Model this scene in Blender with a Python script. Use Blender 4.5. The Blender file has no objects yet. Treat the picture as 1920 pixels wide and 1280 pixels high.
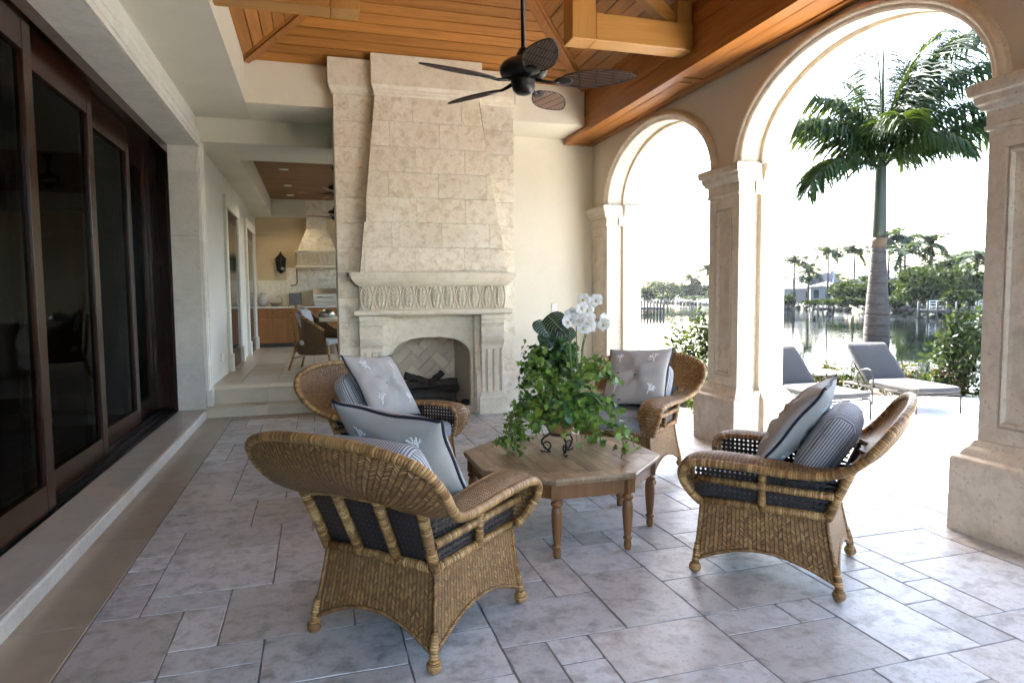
import bpy, bmesh, math, random
import numpy as np
from mathutils import Vector, Matrix, Euler

random.seed(7)
RNG = np.random.default_rng(11)
SC = bpy.context.scene
COL = SC.collection
PI = math.pi

# ------------------------------------------------------------------ camera
H = 1.55
cam_data = bpy.data.cameras.new('camera')
cam = bpy.data.objects.new('camera', cam_data)
COL.objects.link(cam)
cam_data.sensor_width = 36.0
cam_data.lens = 1240.0 / 1920.0 * 36.0
cam_data.clip_start = 0.05
cam_data.clip_end = 3000.0
_yaw, _pitch, _roll = 0.28641, 0.068406, 0.009055
_cy, _sy, _cp, _sp = math.cos(_yaw), math.sin(_yaw), math.cos(_pitch), math.sin(_pitch)
_f = Vector((_sy * _cp, _cy * _cp, -_sp))
_r = Vector((_cy, -_sy, 0.0))
_d = _f.cross(_r)
_r2 = _r * math.cos(_roll) + _d * math.sin(_roll)
_d2 = -_r * math.sin(_roll) + _d * math.cos(_roll)
_m = Matrix((_r2, -_d2, -_f)).transposed().to_4x4()
_m.translation = Vector((0, 0, H))
cam.matrix_world = _m
SC.camera = cam

# ------------------------------------------------------------------ sky and sun
SUN_EL = math.radians(44.0)
SUN_AZ = math.radians(0.6)          # measured from +Y towards +X: the sun stands beyond the fireplace end
world = bpy.data.worlds.new('World')
SC.world = world
world.use_nodes = True
wn = world.node_tree
wn.nodes.clear()
wo = wn.nodes.new('ShaderNodeOutputWorld')
wb = wn.nodes.new('ShaderNodeBackground')
ws = wn.nodes.new('ShaderNodeTexSky')
ws.sky_type = 'NISHITA'
ws.sun_disc = False
ws.sun_elevation = SUN_EL
ws.sun_rotation = SUN_AZ
ws.altitude = 0.0
ws.air_density = 1.0
ws.dust_density = 3.0
ws.ozone_density = 1.0
wb.inputs['Strength'].default_value = 0.12
wn.links.new(ws.outputs[0], wb.inputs['Color'])
wn.links.new(wb.outputs[0], wo.inputs['Surface'])

sun_data = bpy.data.lights.new('sun', 'SUN')
sun_data.energy = 5.0
sun_data.angle = math.radians(0.5)
sun_data.color = (1.0, 0.97, 0.93)
sun = bpy.data.objects.new('sun', sun_data)
COL.objects.link(sun)
_sd = Vector((math.sin(SUN_AZ) * math.cos(SUN_EL), math.cos(SUN_AZ) * math.cos(SUN_EL), math.sin(SUN_EL)))
sun.rotation_euler = _sd.to_track_quat('Z', 'Y').to_euler()
sun.location = (0, 20, 30)

vs = SC.view_settings
vs.view_transform = 'Standard'
vs.look = 'None'
vs.exposure = 3.68
vs.gamma = 1.0
vs.use_curve_mapping = False
SC.cycles.use_denoising = True
SC.cycles.max_bounces = 6
SC.cycles.diffuse_bounces = 4
SC.cycles.glossy_bounces = 3
SC.cycles.transmission_bounces = 3
SC.cycles.use_adaptive_sampling = True
SC.cycles.adaptive_threshold = 0.03
SC.cycles.transparent_max_bounces = 12
SC.cycles.caustics_reflective = False
SC.cycles.caustics_refractive = False
SC.cycles.sample_clamp_indirect = 6.0


# ------------------------------------------------------------------ mesh builder
class MB:
    """collects vertices and faces (with uv) for one mesh"""
    def __init__(s):
        s.v, s.f, s.uv, s.sm = [], [], [], []

    def add(s, verts, faces, uvs=None, smooth=False):
        o = len(s.v)
        s.v.extend([tuple(p) for p in verts])
        for i, f in enumerate(faces):
            s.f.append(tuple(o + k for k in f))
            s.uv.append(uvs[i] if uvs else None)
            s.sm.append(smooth)
        return s

    def box(s, x0, x1, y0, y1, z0, z1, ch=0.0):
        if ch <= 0:
            v = [(x0, y0, z0), (x1, y0, z0), (x1, y1, z0), (x0, y1, z0), (x0, y0, z1), (x1, y0, z1), (x1, y1, z1), (x0, y1, z1)]
            f = [(0, 3, 2, 1), (4, 5, 6, 7), (0, 1, 5, 4), (1, 2, 6, 5), (2, 3, 7, 6), (3, 0, 4, 7)]
            return s.add(v, f)
        # box with all edges chamfered
        c = min(ch, (x1 - x0) * .45, (y1 - y0) * .45, (z1 - z0) * .45)
        X, Y, Z = (x0, x1), (y0, y1), (z0, z1)
        v, idx = [], {}
        for i in (0, 1):
            for j in (0, 1):
                for k in (0, 1):
                    sx, sy, sz = (c if i == 0 else -c), (c if j == 0 else -c), (c if k == 0 else -c)
                    for a, p in enumerate(((X[i], Y[j] + sy, Z[k] + sz), (X[i] + sx, Y[j], Z[k] + sz), (X[i] + sx, Y[j] + sy, Z[k]))):
                        idx[(i, j, k, a)] = len(v)
                        v.append(p)
        f = []
        g = lambda i, j, k, a: idx[(i, j, k, a)]
        f += [(g(0, 0, 0, 0), g(0, 0, 1, 0), g(0, 1, 1, 0), g(0, 1, 0, 0)), (g(1, 0, 0, 0), g(1, 1, 0, 0), g(1, 1, 1, 0), g(1, 0, 1, 0))]
        f += [(g(0, 0, 0, 1), g(1, 0, 0, 1), g(1, 0, 1, 1), g(0, 0, 1, 1)), (g(0, 1, 0, 1), g(0, 1, 1, 1), g(1, 1, 1, 1), g(1, 1, 0, 1))]
        f += [(g(0, 0, 0, 2), g(0, 1, 0, 2), g(1, 1, 0, 2), g(1, 0, 0, 2)), (g(0, 0, 1, 2), g(1, 0, 1, 2), g(1, 1, 1, 2), g(0, 1, 1, 2))]
        for i in (0, 1):
            for j in (0, 1):
                f.append((g(i, j, 0, 0), g(i, j, 1, 0), g(i, j, 1, 1), g(i, j, 0, 1)) if i == j else (g(i, j, 0, 0), g(i, j, 0, 1), g(i, j, 1, 1), g(i, j, 1, 0)))
            for k in (0, 1):
                f.append((g(i, 0, k, 0), g(i, 0, k, 2), g(i, 1, k, 2), g(i, 1, k, 0)) if i == k else (g(i, 0, k, 0), g(i, 1, k, 0), g(i, 1, k, 2), g(i, 0, k, 2)))
        for j in (0, 1):
            for k in (0, 1):
                f.append((g(0, j, k, 1), g(1, j, k, 1), g(1, j, k, 2), g(0, j, k, 2)) if j == k else (g(0, j, k, 1), g(0, j, k, 2), g(1, j, k, 2), g(1, j, k, 1)))
        for i in (0, 1):
            for j in (0, 1):
                for k in (0, 1):
                    f.append((g(i, j, k, 0), g(i, j, k, 1), g(i, j, k, 2)))
        return s.add(v, f)

    def prism(s, poly, axis, a0, a1):
        """poly of 2-d points extruded along axis ('x','y','z') from a0 to a1"""
        n = len(poly)
        mk = {'x': lambda p, a: (a, p[0], p[1]), 'y': lambda p, a: (p[0], a, p[1]), 'z': lambda p, a: (p[0], p[1], a)}[axis]
        v = [mk(p, a0) for p in poly] + [mk(p, a1) for p in poly]
        f = [tuple(range(n))[::-1], tuple(range(n, 2 * n))]
        f += [(i, (i + 1) % n, n + (i + 1) % n, n + i) for i in range(n)]
        return s.add(v, f)

    def loft(s, rings, close=True, caps=True, smooth=False, uvscale=None):
        n = len(rings[0])
        v = [p for r in rings for p in r]
        f, uv = [], []
        L = [0.0]
        for k in range(1, len(rings)):
            L.append(L[-1] + (Vector(rings[k][0]) - Vector(rings[k - 1][0])).length)
        per = [0.0]
        r0 = rings[len(rings) // 2]
        for i in range(n):
            per.append(per[-1] + (Vector(r0[(i + 1) % n]) - Vector(r0[i])).length)
        m = n if close else n - 1
        for k in range(len(rings) - 1):
            for i in range(m):
                j = (i + 1) % n
                f.append((k * n + i, k * n + j, (k + 1) * n + j, (k + 1) * n + i))
                uv.append([(per[i], L[k]), (per[i + 1], L[k]), (per[i + 1], L[k + 1]), (per[i], L[k + 1])])
        s.add(v, f, uv, smooth)
        if caps and close:
            o = len(s.v) - len(v)
            s.f.append(tuple(o + i for i in range(n))[::-1]); s.uv.append(None); s.sm.append(False)
            s.f.append(tuple(o + (len(rings) - 1) * n + i for i in range(n))); s.uv.append(None); s.sm.append(False)
        return s

    def tube(s, pts, r, n=8, caps=True, smooth=True):
        """round bar along points; r is a number or a list"""
        pts = [Vector(p) for p in pts]
        rr = r if isinstance(r, (list, tuple)) else [r] * len(pts)
        rings = []
        ref = None
        for i, p in enumerate(pts):
            t = (pts[min(i + 1, len(pts) - 1)] - pts[max(i - 1, 0)])
            if t.length < 1e-9:
                t = Vector((0, 0, 1))
            t.normalize()
            if ref is None:
                ref = Vector((0, 0, 1)) if abs(t.z) < .9 else Vector((1, 0, 0))
            a = (ref - t * ref.dot(t))
            if a.length < 1e-6:
                a = t.orthogonal()
            a.normalize()
            ref = a
            b = t.cross(a)
            rings.append([p + (a * math.cos(2 * PI * k / n) + b * math.sin(2 * PI * k / n)) * rr[i] for k in range(n)])
        return s.loft(rings, True, caps, smooth)

    def lathe(s, prof, n=20, c=(0, 0, 0), smooth=True, caps=True):
        """prof: list of (radius, z)"""
        rings = [[(c[0] + r * math.cos(2 * PI * k / n), c[1] + r * math.sin(2 * PI * k / n), c[2] + z) for k in range(n)] for r, z in prof]
        return s.loft(rings, True, caps, smooth)

    def ball(s, c, r, n=12, m=7, sq=1.0):
        prof = [(r * math.sin(PI * (i + .02) / (m - 1 + .04)), -r * sq * math.cos(PI * (i + .02) / (m - 1 + .04))) for i in range(m)]
        return s.lathe(prof, n, c)

    def grid(s, P, uv=None, smooth=True, flip=False):
        """P: rows of points; uv: rows of uv"""
        R, C = len(P), len(P[0])
        v = [p for row in P for p in row]
        f, u = [], []
        for i in range(R - 1):
            for j in range(C - 1):
                q = (i * C + j, i * C + j + 1, (i + 1) * C + j + 1, (i + 1) * C + j)
                w = [(i, j), (i, j + 1), (i + 1, j + 1), (i + 1, j)]
                if flip:
                    q, w = q[::-1], w[::-1]
                f.append(q)
                u.append([uv[a][b] for a, b in w] if uv else None)
        return s.add(v, f, u if uv else None, smooth)

    def xform(s, M, start=0):
        s.v[start:] = [tuple(M @ Vector(p)) for p in s.v[start:]]
        return s

    def mesh(s, name, off=(0, 0, 0)):
        me = bpy.data.meshes.new(name)
        o = Vector(off)
        me.from_pydata([tuple(Vector(p) - o) for p in s.v] if o.length > 0 else s.v, [], s.f)
        if any(u is not None for u in s.uv):
            l = me.uv_layers.new(name='UVMap')
            data = np.zeros(len(me.loops) * 2, dtype=np.float32)
            k = 0
            for f, u in zip(s.f, s.uv):
                if u is not None:
                    for a, q in enumerate(u):
                        data[2 * (k + a)] = q[0]; data[2 * (k + a) + 1] = q[1]
                k += len(f)
            l.data.foreach_set('uv', data)
        if any(s.sm):
            me.polygons.foreach_set('use_smooth', s.sm)
        me.update()
        return me


def weld(me, d=1e-4):
    bm = bmesh.new(); bm.from_mesh(me)
    bmesh.ops.remove_doubles(bm, verts=bm.verts, dist=d)
    bmesh.ops.recalc_face_normals(bm, faces=bm.faces)
    bm.to_mesh(me); bm.free()
    return me


def np_mesh(name, V, F, smooth=False):
    """V (n,3), F (m,k) arrays"""
    me = bpy.data.meshes.new(name)
    V = np.asarray(V, dtype=np.float32); F = np.asarray(F, dtype=np.int32)
    me.vertices.add(len(V)); me.vertices.foreach_set('co', V.ravel())
    k = F.shape[1]
    me.loops.add(F.size); me.loops.foreach_set('vertex_index', F.ravel())
    me.polygons.add(len(F))
    me.polygons.foreach_set('loop_start', np.arange(len(F), dtype=np.int32) * k)
    me.polygons.foreach_set('loop_total', np.full(len(F), k, dtype=np.int32))
    if smooth:
        me.polygons.foreach_set('use_smooth', np.ones(len(F), dtype=bool))
    me.update(calc_edges=True)
    return me


def link(o, parent=None):
    COL.objects.link(o)
    if parent is not None:
        o.parent = parent
    return o


def root(name, label, cat, loc=(0, 0, 0), rz=0.0, group=None):
    o = bpy.data.objects.new(name, None)
    o.empty_display_size = .1
    link(o)
    o.location = loc
    o.rotation_euler = (0, 0, rz)
    return tag(o, label, cat, group)


def tag(o, label=None, cat=None, group=None, kind=None):
    if label: o['label'] = label
    if cat: o['category'] = cat
    if group: o['group'] = group
    if kind: o['kind'] = kind
    return o


def top_of(o):
    while o.parent is not None:
        o = o.parent
    return o


def part(name, mb, mat, parent=None, world=False, kind=None, me=None):
    """one mesh object; world=True: the vertices are in world coordinates and the parent root is not turned"""
    if me is None:
        off = (0, 0, 0)
        if world and parent is not None:
            off = top_of(parent).location
        me = mb.mesh(name, off)
        weld_needed = False
    if mat is not None and len(me.materials) == 0:
        me.materials.append(mat)
    o = bpy.data.objects.new(name, me)
    link(o, parent)
    if kind: o['kind'] = kind
    return o


def struct(name, mb, mat):
    o = part(name, mb, mat)
    o['kind'] = 'structure'
    return o


def copy_tree(o, parent=None):
    c = o.copy()
    COL.objects.link(c)
    c.parent = parent
    for ch in list(o.children):
        copy_tree(ch, c)
    return c


# ------------------------------------------------------------------ material helper
class NT:
    def __init__(s, name):
        s.mat = bpy.data.materials.new(name)
        s.mat.use_nodes = True
        s.t = s.mat.node_tree
        s.t.nodes.clear()
        s.out = s.t.nodes.new('ShaderNodeOutputMaterial')
        s.bsdf = None

    def n(s, typ, **kw):
        nd = s.t.nodes.new(typ)
        for k, v in kw.items():
            setattr(nd, k, v)
        return nd

    def put(s, sock, val):
        if hasattr(val, 'is_linked') or isinstance(val, bpy.types.NodeSocket):
            s.t.links.new(val, sock)
        else:
            if sock.type == 'RGBA' and len(val) == 3:
                val = (*val, 1.0)
            sock.default_value = val

    def m(s, op, a, b=0.0, c=None, clamp=False):
        nd = s.n('ShaderNodeMath', operation=op, use_clamp=clamp)
        s.put(nd.inputs[0], a); s.put(nd.inputs[1], b)
        if c is not None: s.put(nd.inputs[2], c)
        return nd.outputs[0]

    def coord(s, which='Object'):
        return s.n('ShaderNodeTexCoord').outputs[which]

    def xyz(s, vec):
        nd = s.n('ShaderNodeSeparateXYZ'); s.put(nd.inputs[0], vec)
        return nd.outputs[0], nd.outputs[1], nd.outputs[2]

    def vec(s, x, y, z):
        nd = s.n('ShaderNodeCombineXYZ')
        s.put(nd.inputs[0], x); s.put(nd.inputs[1], y); s.put(nd.inputs[2], z)
        return nd.outputs[0]

    def scale(s, v, sc, loc=(0, 0, 0)):
        nd = s.n('ShaderNodeMapping')
        s.put(nd.inputs['Vector'], v)
        nd.inputs['Scale'].default_value = sc if isinstance(sc, tuple) else (sc, sc, sc)
        s.put(nd.inputs['Location'], loc)
        return nd.outputs[0]

    def noise(s, v, sc=5.0, det=4.0, rough=.55, dist=0.0, out='Fac'):
        nd = s.n('ShaderNodeTexNoise')
        s.put(nd.inputs['Vector'], v)
        nd.inputs['Scale'].default_value = sc; nd.inputs['Detail'].default_value = det
        nd.inputs['Roughness'].default_value = rough; nd.inputs['Distortion'].default_value = dist
        return nd.outputs[0 if out == 'Fac' else 1]

    def voro(s, v, sc=5.0, feat='F1', out='Distance', rnd=1.0):
        nd = s.n('ShaderNodeTexVoronoi', feature=feat)
        s.put(nd.inputs['Vector'], v); nd.inputs['Scale'].default_value = sc
        nd.inputs['Randomness'].default_value = rnd
        return nd.outputs[out]

    def white(s, v):
        nd = s.n('ShaderNodeTexWhiteNoise'); s.put(nd.inputs['Vector'], v)
        return nd.outputs['Value']

    def ramp(s, fac, stops, interp='LINEAR'):
        nd = s.n('ShaderNodeValToRGB'); s.put(nd.inputs[0], fac)
        cr = nd.color_ramp; cr.interpolation = interp
        while len(cr.elements) < len(stops): cr.elements.new(.5)
        for e, (p, c) in zip(cr.elements, stops):
            e.position = p
            c = (c, c, c) if not isinstance(c, tuple) else c
            e.color = (*c, 1.0)
        return nd.outputs[0]

    def mix(s, fac, a, b, typ='MIX'):
        nd = s.n('ShaderNodeMix', data_type='RGBA', blend_type=typ)
        s.put(nd.inputs[0], fac); s.put(nd.inputs[6], a); s.put(nd.inputs[7], b)
        return nd.outputs[2]

    def rand(s):
        return s.n('ShaderNodeObjectInfo').outputs['Random']

    def bump(s, h, strength=.4, dist=.01, normal=None):
        nd = s.n('ShaderNodeBump')
        nd.inputs['Strength'].default_value = strength; nd.inputs['Distance'].default_value = dist
        s.put(nd.inputs['Height'], h)
        if normal is not None: s.put(nd.inputs['Normal'], normal)
        return nd.outputs[0]

    def finish(s, color, rough=.6, normal=None, metal=0.0, spec=None, extra=None):
        b = s.n('ShaderNodeBsdfPrincipled')
        s.put(b.inputs['Base Color'], color); s.put(b.inputs['Roughness'], rough)
        b.inputs['Metallic'].default_value = metal
        if spec is not None: s.put(b.inputs['Specular IOR Level'], spec)
        if normal is not None: s.put(b.inputs['Normal'], normal)
        for k, v in (extra or {}).items(): s.put(b.inputs[k], v)
        s.t.links.new(b.outputs[0], s.out.inputs['Surface'])
        s.bsdf = b
        return s.mat
# ------------------------------------------------------------------ materials
def m_plain(name, col, rough=.6, metal=0.0, spec=None, var=.06, bump=.0, sc=30.0):
    t = NT(name)
    co = t.coord()
    n = t.noise(co, sc, 3)
    c2 = tuple(max(0, c * (1 - 2 * var)) for c in col)
    c = t.mix(n, c2, tuple(min(1, c * (1 + var)) for c in col))
    nm = t.bump(n, bump, .004) if bump else None
    return t.finish(c, rough, nm, metal, spec)


def m_plaster(name, a, b, bump=.12):
    t = NT(name)
    co = t.coord()
    n1 = t.noise(co, 1.1, 3, .6); n2 = t.noise(co, 14, 2, .6)
    c = t.mix(t.ramp(n1, [(.3, 0.0), (.72, 1.0)]), a, b)
    c = t.mix(t.m('MULTIPLY', n2, .12), c, (.35, .3, .22))
    h = t.m('ADD', t.m('MULTIPLY', n1, .5), t.m('MULTIPLY', t.noise(co, 60, 3), .25))
    return t.finish(c, .85, t.bump(h, bump, .02))


def m_stone(name, light, mid, dark, rough=.6, scale=1.0, pits=.5, bump=.25, rnd=.25, blotch=.5, warm=0.0, dist=1.2):
    """limestone / travertine: clouds, veins, small dark pits; each block differs"""
    t = NT(name)
    co = t.coord()
    r = t.rand()
    sh = t.vec(t.m('MULTIPLY', r, 37.0), t.m('MULTIPLY', r, 91.0), t.m('MULTIPLY', r, 53.0))
    va = t.n('ShaderNodeVectorMath', operation='ADD'); t.put(va.inputs[0], co); t.put(va.inputs[1], sh)
    p = va.outputs[0]
    n1 = t.noise(p, 2.2 * scale, 3, .62, dist * .5)
    n2 = t.noise(p, 9 * scale, 4, .68, dist)
    n3 = t.noise(p, 46 * scale, 2, .6)
    c = t.mix(t.ramp(n1, [(.32, 0.0), (.68, 1.0)]), light, mid)
    c = t.mix(t.m('MULTIPLY', t.ramp(n2, [(.46, 0.0), (.74, 1.0)]), blotch), c, dark)
    pit = t.ramp(t.m('ADD', t.m('MULTIPLY', n3, .6), t.m('MULTIPLY', n2, .4)), [(.34, 1.0), (.43, 0.0)])
    c = t.mix(t.m('MULTIPLY', pit, pits), c, tuple(x * .45 for x in dark))
    if warm:
        c = t.mix(t.m('MULTIPLY', t.ramp(t.white(t.vec(r, 5.0, r)), [(.45, 0.0), (1.0, 1.0)]), warm), c, (.40, .315, .22))
    br = t.m('ADD', 1.0 - rnd * .5, t.m('MULTIPLY', t.white(t.vec(r, r, r)), rnd))
    nd = t.n('ShaderNodeMix', data_type='RGBA', blend_type='MULTIPLY'); nd.inputs[0].default_value = 1.0
    t.put(nd.inputs[6], c)
    cmb = t.n('ShaderNodeCombineColor'); [t.put(cmb.inputs[i], br) for i in range(3)]
    t.put(nd.inputs[7], cmb.outputs[0])
    h = t.m('SUBTRACT', t.m('ADD', t.m('MULTIPLY', n2, .6), t.m('MULTIPLY', n3, .3)), t.m('MULTIPLY', pit, .5))
    rg = t.m('ADD', rough - .08, t.m('MULTIPLY', n2, .22))
    return t.finish(nd.outputs[2], rg, t.bump(h, bump, .008))


def m_wood(name, light, dark, axis='y', rough=.45, grain=1.0, rnd=.3, bump=.12, spec=.4):
    t = NT(name)
    co = t.coord()
    r = t.rand()
    sh = t.vec(t.m('MULTIPLY', r, 17.0), t.m('MULTIPLY', r, 29.0), t.m('MULTIPLY', r, 43.0))
    va = t.n('ShaderNodeVectorMath', operation='ADD'); t.put(va.inputs[0], co); t.put(va.inputs[1], sh)
    L, W = .9 * grain, 16.0 * grain
    sc = {'x': (L, W, W), 'y': (W, L, W), 'z': (W, W, L)}[axis]
    p = t.scale(va.outputs[0], sc)
    n1 = t.noise(p, 1.0, 3, .6, .8)
    n2 = t.noise(p, 5.5, 3, .6, .3)
    big = t.noise(va.outputs[0], 1.3, 3)
    f = t.m('ADD', t.m('MULTIPLY', n1, .65), t.m('MULTIPLY', n2, .35))
    c = t.mix(t.ramp(f, [(.34, 1.0), (.66, 0.0)]), light, dark)
    c = t.mix(t.m('MULTIPLY', big, .25), c, tuple(x * .7 for x in dark))
    br = t.m('ADD', 1.0 - rnd * .5, t.m('MULTIPLY', t.white(t.vec(r, r, r)), rnd))
    cmb = t.n('ShaderNodeCombineColor'); [t.put(cmb.inputs[i], br) for i in range(3)]
    c = t.mix(1.0, c, cmb.outputs[0], 'MULTIPLY')
    return t.finish(c, t.m('ADD', rough - .06, t.m('MULTIPLY', n2, .15)), t.bump(f, bump, .004), spec=spec)


def m_wicker(name='wicker', k=1.0):
    """herringbone weave: columns of slanted strands on a uv map in metres"""
    t = NT(name)
    u, v, _ = t.xyz(t.coord('UV'))
    jit = t.m('MULTIPLY', t.m('SUBTRACT', t.noise(t.coord('UV'), 14, 2), .5), .010)
    u = t.m('ADD', u, jit)
    W, S = .021, .0112
    cu = t.m('DIVIDE', u, W)
    col = t.m('FLOOR', cu)
    fu = t.m('SUBTRACT', cu, col)
    par = t.m('MULTIPLY', t.m('SUBTRACT', t.m('MULTIPLY', t.m('FRACT', t.m('MULTIPLY', col, .5)), 4.0), 1.0), .9)
    tt = t.m('ADD', t.m('DIVIDE', v, S), t.m('MULTIPLY', t.m('MULTIPLY', fu, par), W / S))
    ti = t.m('FLOOR', tt)
    ft = t.m('SUBTRACT', tt, ti)
    prof = t.m('MULTIPLY', t.m('MULTIPLY', ft, t.m('SUBTRACT', 1.0, ft)), 4.0)
    prof2 = t.m('POWER', t.m('MULTIPLY', t.m('MULTIPLY', fu, t.m('SUBTRACT', 1.0, fu)), 4.0), .35)
    h = t.m('MULTIPLY', t.m('POWER', prof, .6), prof2)
    rn = t.white(t.vec(col, ti, 0.0))
    big = t.noise(t.coord('UV'), 3.2, 4)
    c = t.ramp(rn, [(0.0, (.20 * k, .088 * k, .025 * k)), (.35, (.32 * k, .16 * k, .048 * k)), (.75, (.42 * k, .23 * k, .075 * k)), (1.0, (.56 * k, .34 * k, .13 * k))])
    c = t.mix(t.ramp(big, [(.35, 0.0), (.7, .45)]), c, (.19, .085, .026))
    c = t.mix(t.ramp(h, [(.30, 1.0), (.80, 0.0)]), c, (.020, .008, .003))
    return t.finish(c, t.m('ADD', .36, t.m('MULTIPLY', rn, .22)), t.bump(h, .9, .004), spec=.5)


def m_wrap(name='rattan_wrap'):
    """pole wound with flat cane: bands along the length"""
    t = NT(name)
    u, v, _ = t.xyz(t.coord('UV'))
    w = t.m('ADD', t.m('DIVIDE', v, .0125), t.m('MULTIPLY', u, 4.0))
    i = t.m('FLOOR', w)
    f = t.m('SUBTRACT', w, i)
    h = t.m('MULTIPLY', t.m('MULTIPLY', f, t.m('SUBTRACT', 1.0, f)), 4.0)
    rn = t.white(t.vec(i, 3.0, t.rand()))
    c = t.ramp(rn, [(0.0, (.19, .085, .022)), (.5, (.36, .19, .056)), (1.0, (.56, .34, .125))])
    sp = t.noise(t.scale(t.coord('Object'), (60, 60, 60)), 1.0, 2)
    c = t.mix(t.ramp(sp, [(.62, 0.0), (.7, .8)]), c, (.10, .045, .015))
    c = t.mix(t.ramp(h, [(.1, 1.0), (.55, 0.0)]), c, (.10, .05, .02))
    return t.finish(c, .38, t.bump(t.m('POWER', h, .5), .8, .004), spec=.5)


def m_fabric(name, a, b=None, pitch=.013, thick=.45, rough=.85):
    t = NT(name)
    uv = t.coord('UV')
    u, v, _ = t.xyz(uv)
    weave = t.noise(t.scale(uv, (900, 900, 900)), 1.0, 1)
    if b is not None:
        f = t.m('FRACT', t.m('DIVIDE', u, pitch))
        s1 = t.m('LESS_THAN', f, thick)
        fine = t.m('LESS_THAN', t.m('ABSOLUTE', t.m('SUBTRACT', f, thick + (1 - thick) * .5)), .05)
        k = t.m('MAXIMUM', s1, t.m('MULTIPLY', fine, .6))
        c = t.mix(k, a, b)
    else:
        c = t.mix(t.noise(t.coord('Object'), 7, 3), a, tuple(x * .9 for x in a))
    c = t.mix(t.m('MULTIPLY', weave, .16), c, tuple(x * .6 for x in a))
    big = t.noise(t.coord('Object'), 9, 3)
    nm = t.bump(t.m('ADD', t.m('MULTIPLY', big, 1.0), t.m('MULTIPLY', weave, .05)), .25, .02)
    return t.finish(c, rough, nm, spec=.2, extra={'Sheen Weight': .15})


def m_leaf(name, a, b, rough=.4, trans=.25, dark=None, spec=.4):
    t = NT(name)
    geo = t.n('ShaderNodeNewGeometry')
    rn = geo.outputs['Random Per Island']
    big = t.noise(t.coord(), 2.6, 2)
    c = t.mix(t.m('ADD', t.m('MULTIPLY', rn, .7), t.m('MULTIPLY', big, .4), clamp=True), a, b)
    if dark is not None:
        c = t.mix(t.m('GREATER_THAN', rn, .86), c, dark)
    b1 = t.n('ShaderNodeBsdfPrincipled')
    t.put(b1.inputs['Base Color'], c); b1.inputs['Roughness'].default_value = rough
    b1.inputs['Specular IOR Level'].default_value = spec
    tr = t.n('ShaderNodeBsdfTranslucent')
    t.put(tr.inputs['Color'], t.mix(.5, c, (.22, .32, .03)))
    mx = t.n('ShaderNodeMixShader'); mx.inputs[0].default_value = trans
    t.t.links.new(b1.outputs[0], mx.inputs[1]); t.t.links.new(tr.outputs[0], mx.inputs[2])
    t.t.links.new(mx.outputs[0], t.out.inputs['Surface'])
    return t.mat


M = {}
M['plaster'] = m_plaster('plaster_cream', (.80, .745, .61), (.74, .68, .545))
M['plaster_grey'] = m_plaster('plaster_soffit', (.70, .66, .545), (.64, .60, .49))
M['plaster_wall'] = m_plaster('plaster_left_wall', (.72, .70, .63), (.65, .635, .58))
M['fire'] = m_stone('fireplace_limestone', (.87, .81, .68), (.77, .69, .535), (.50, .385, .225), .62, 1.15, .42, .18, .09, .8, 0.0, .45)
M['carve'] = m_stone('carved_limestone', (.83, .765, .62), (.73, .65, .50), (.54, .44, .295), .62, 1.3, .3, .18, .06, .55, 0.0, .4)
M['pier'] = m_stone('pier_stone', (.74, .655, .53), (.635, .545, .42), (.40, .315, .21), .62, 1.0, .4, .24, .1, .6, 0.0, .4)
M['casing'] = m_stone('casing_limestone', (.74, .715, .65), (.64, .615, .545), (.50, .47, .41), .6, .9, .22, .12, .14, .5)
M['sill'] = m_stone('sill_stone', (.56, .52, .44), (.48, .435, .36), (.38, .335, .27), .30, .6, .10, .05, .12, .4)
M['step'] = m_stone('step_stone', (.70, .63, .49), (.61, .54, .41), (.50, .42, .30), .5, .7, .12, .1, .12, .35)
M['tile'] = m_stone('tumbled_floor_tile', (.66, .66, .655), (.545, .54, .53), (.25, .235, .215), .38, 1.1, .35, .25, .34, .95, .28, .25)
M['border'] = m_stone('floor_border_stone', (.44, .36, .265), (.37, .30, .215), (.28, .225, .16), .30, .55, .06, .05, .08, .4)
M['kfloor'] = m_stone('kitchen_floor_tile', (.42, .375, .31), (.35, .31, .25), (.25, .22, .175), .33, .6, .15, .08, .2, .4)
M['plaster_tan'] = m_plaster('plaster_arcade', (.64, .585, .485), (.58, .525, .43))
M['plaster_kitchen'] = m_plaster('plaster_kitchen', (.70, .56, .36), (.62, .49, .31))
M['grout'] = m_plain('grout', (.22, .21, .20), .9, bump=.3)
M['joint'] = m_plain('stone_joint', (.36, .29, .205), .9)
M['deck'] = m_stone('deck_stone', (.74, .72, .68), (.68, .66, .62), (.58, .555, .52), .75, .5, .08, .08, .08, .25)
M['firebrick'] = m_stone('firebrick', (.74, .63, .48), (.64, .53, .39), (.48, .38, .27), .85, 1.5, .25, .25, .28, .4)
M['soot'] = m_plain('firebox_side', (.50, .41, .31), .9, bump=.2)
M['wood_x'] = m_wood('ceiling_wood_x', (.49, .205, .040), (.31, .115, .021), 'x', .42, 1.0, .34)
M['wood_y'] = m_wood('ceiling_wood_y', (.46, .19, .038), (.29, .108, .020), 'y', .42, 1.0, .34)
M['beam_y'] = m_wood('beam_wood_y', (.44, .175, .040), (.27, .095, .020), 'y', .36, .8, .18)
M['beam_x'] = m_wood('truss_wood_x', (.56, .29, .085), (.42, .20, .05), 'x', .4, .7, .12)
M['beam_z'] = m_wood('truss_wood_z', (.54, .275, .08), (.40, .19, .048), 'z', .4, .7, .12)
M['groove'] = m_plain('wood_groove', (.07, .025, .008), .8)
M['kwood'] = m_wood('kitchen_ceiling_wood', (.22, .095, .030), (.14, .058, .017), 'x', .45, 1.0, .25)
M['door'] = m_wood('mahogany_door', (.036, .012, .006), (.024, .008, .004), 'z', .22, .6, .1, .0, .5)
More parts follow.
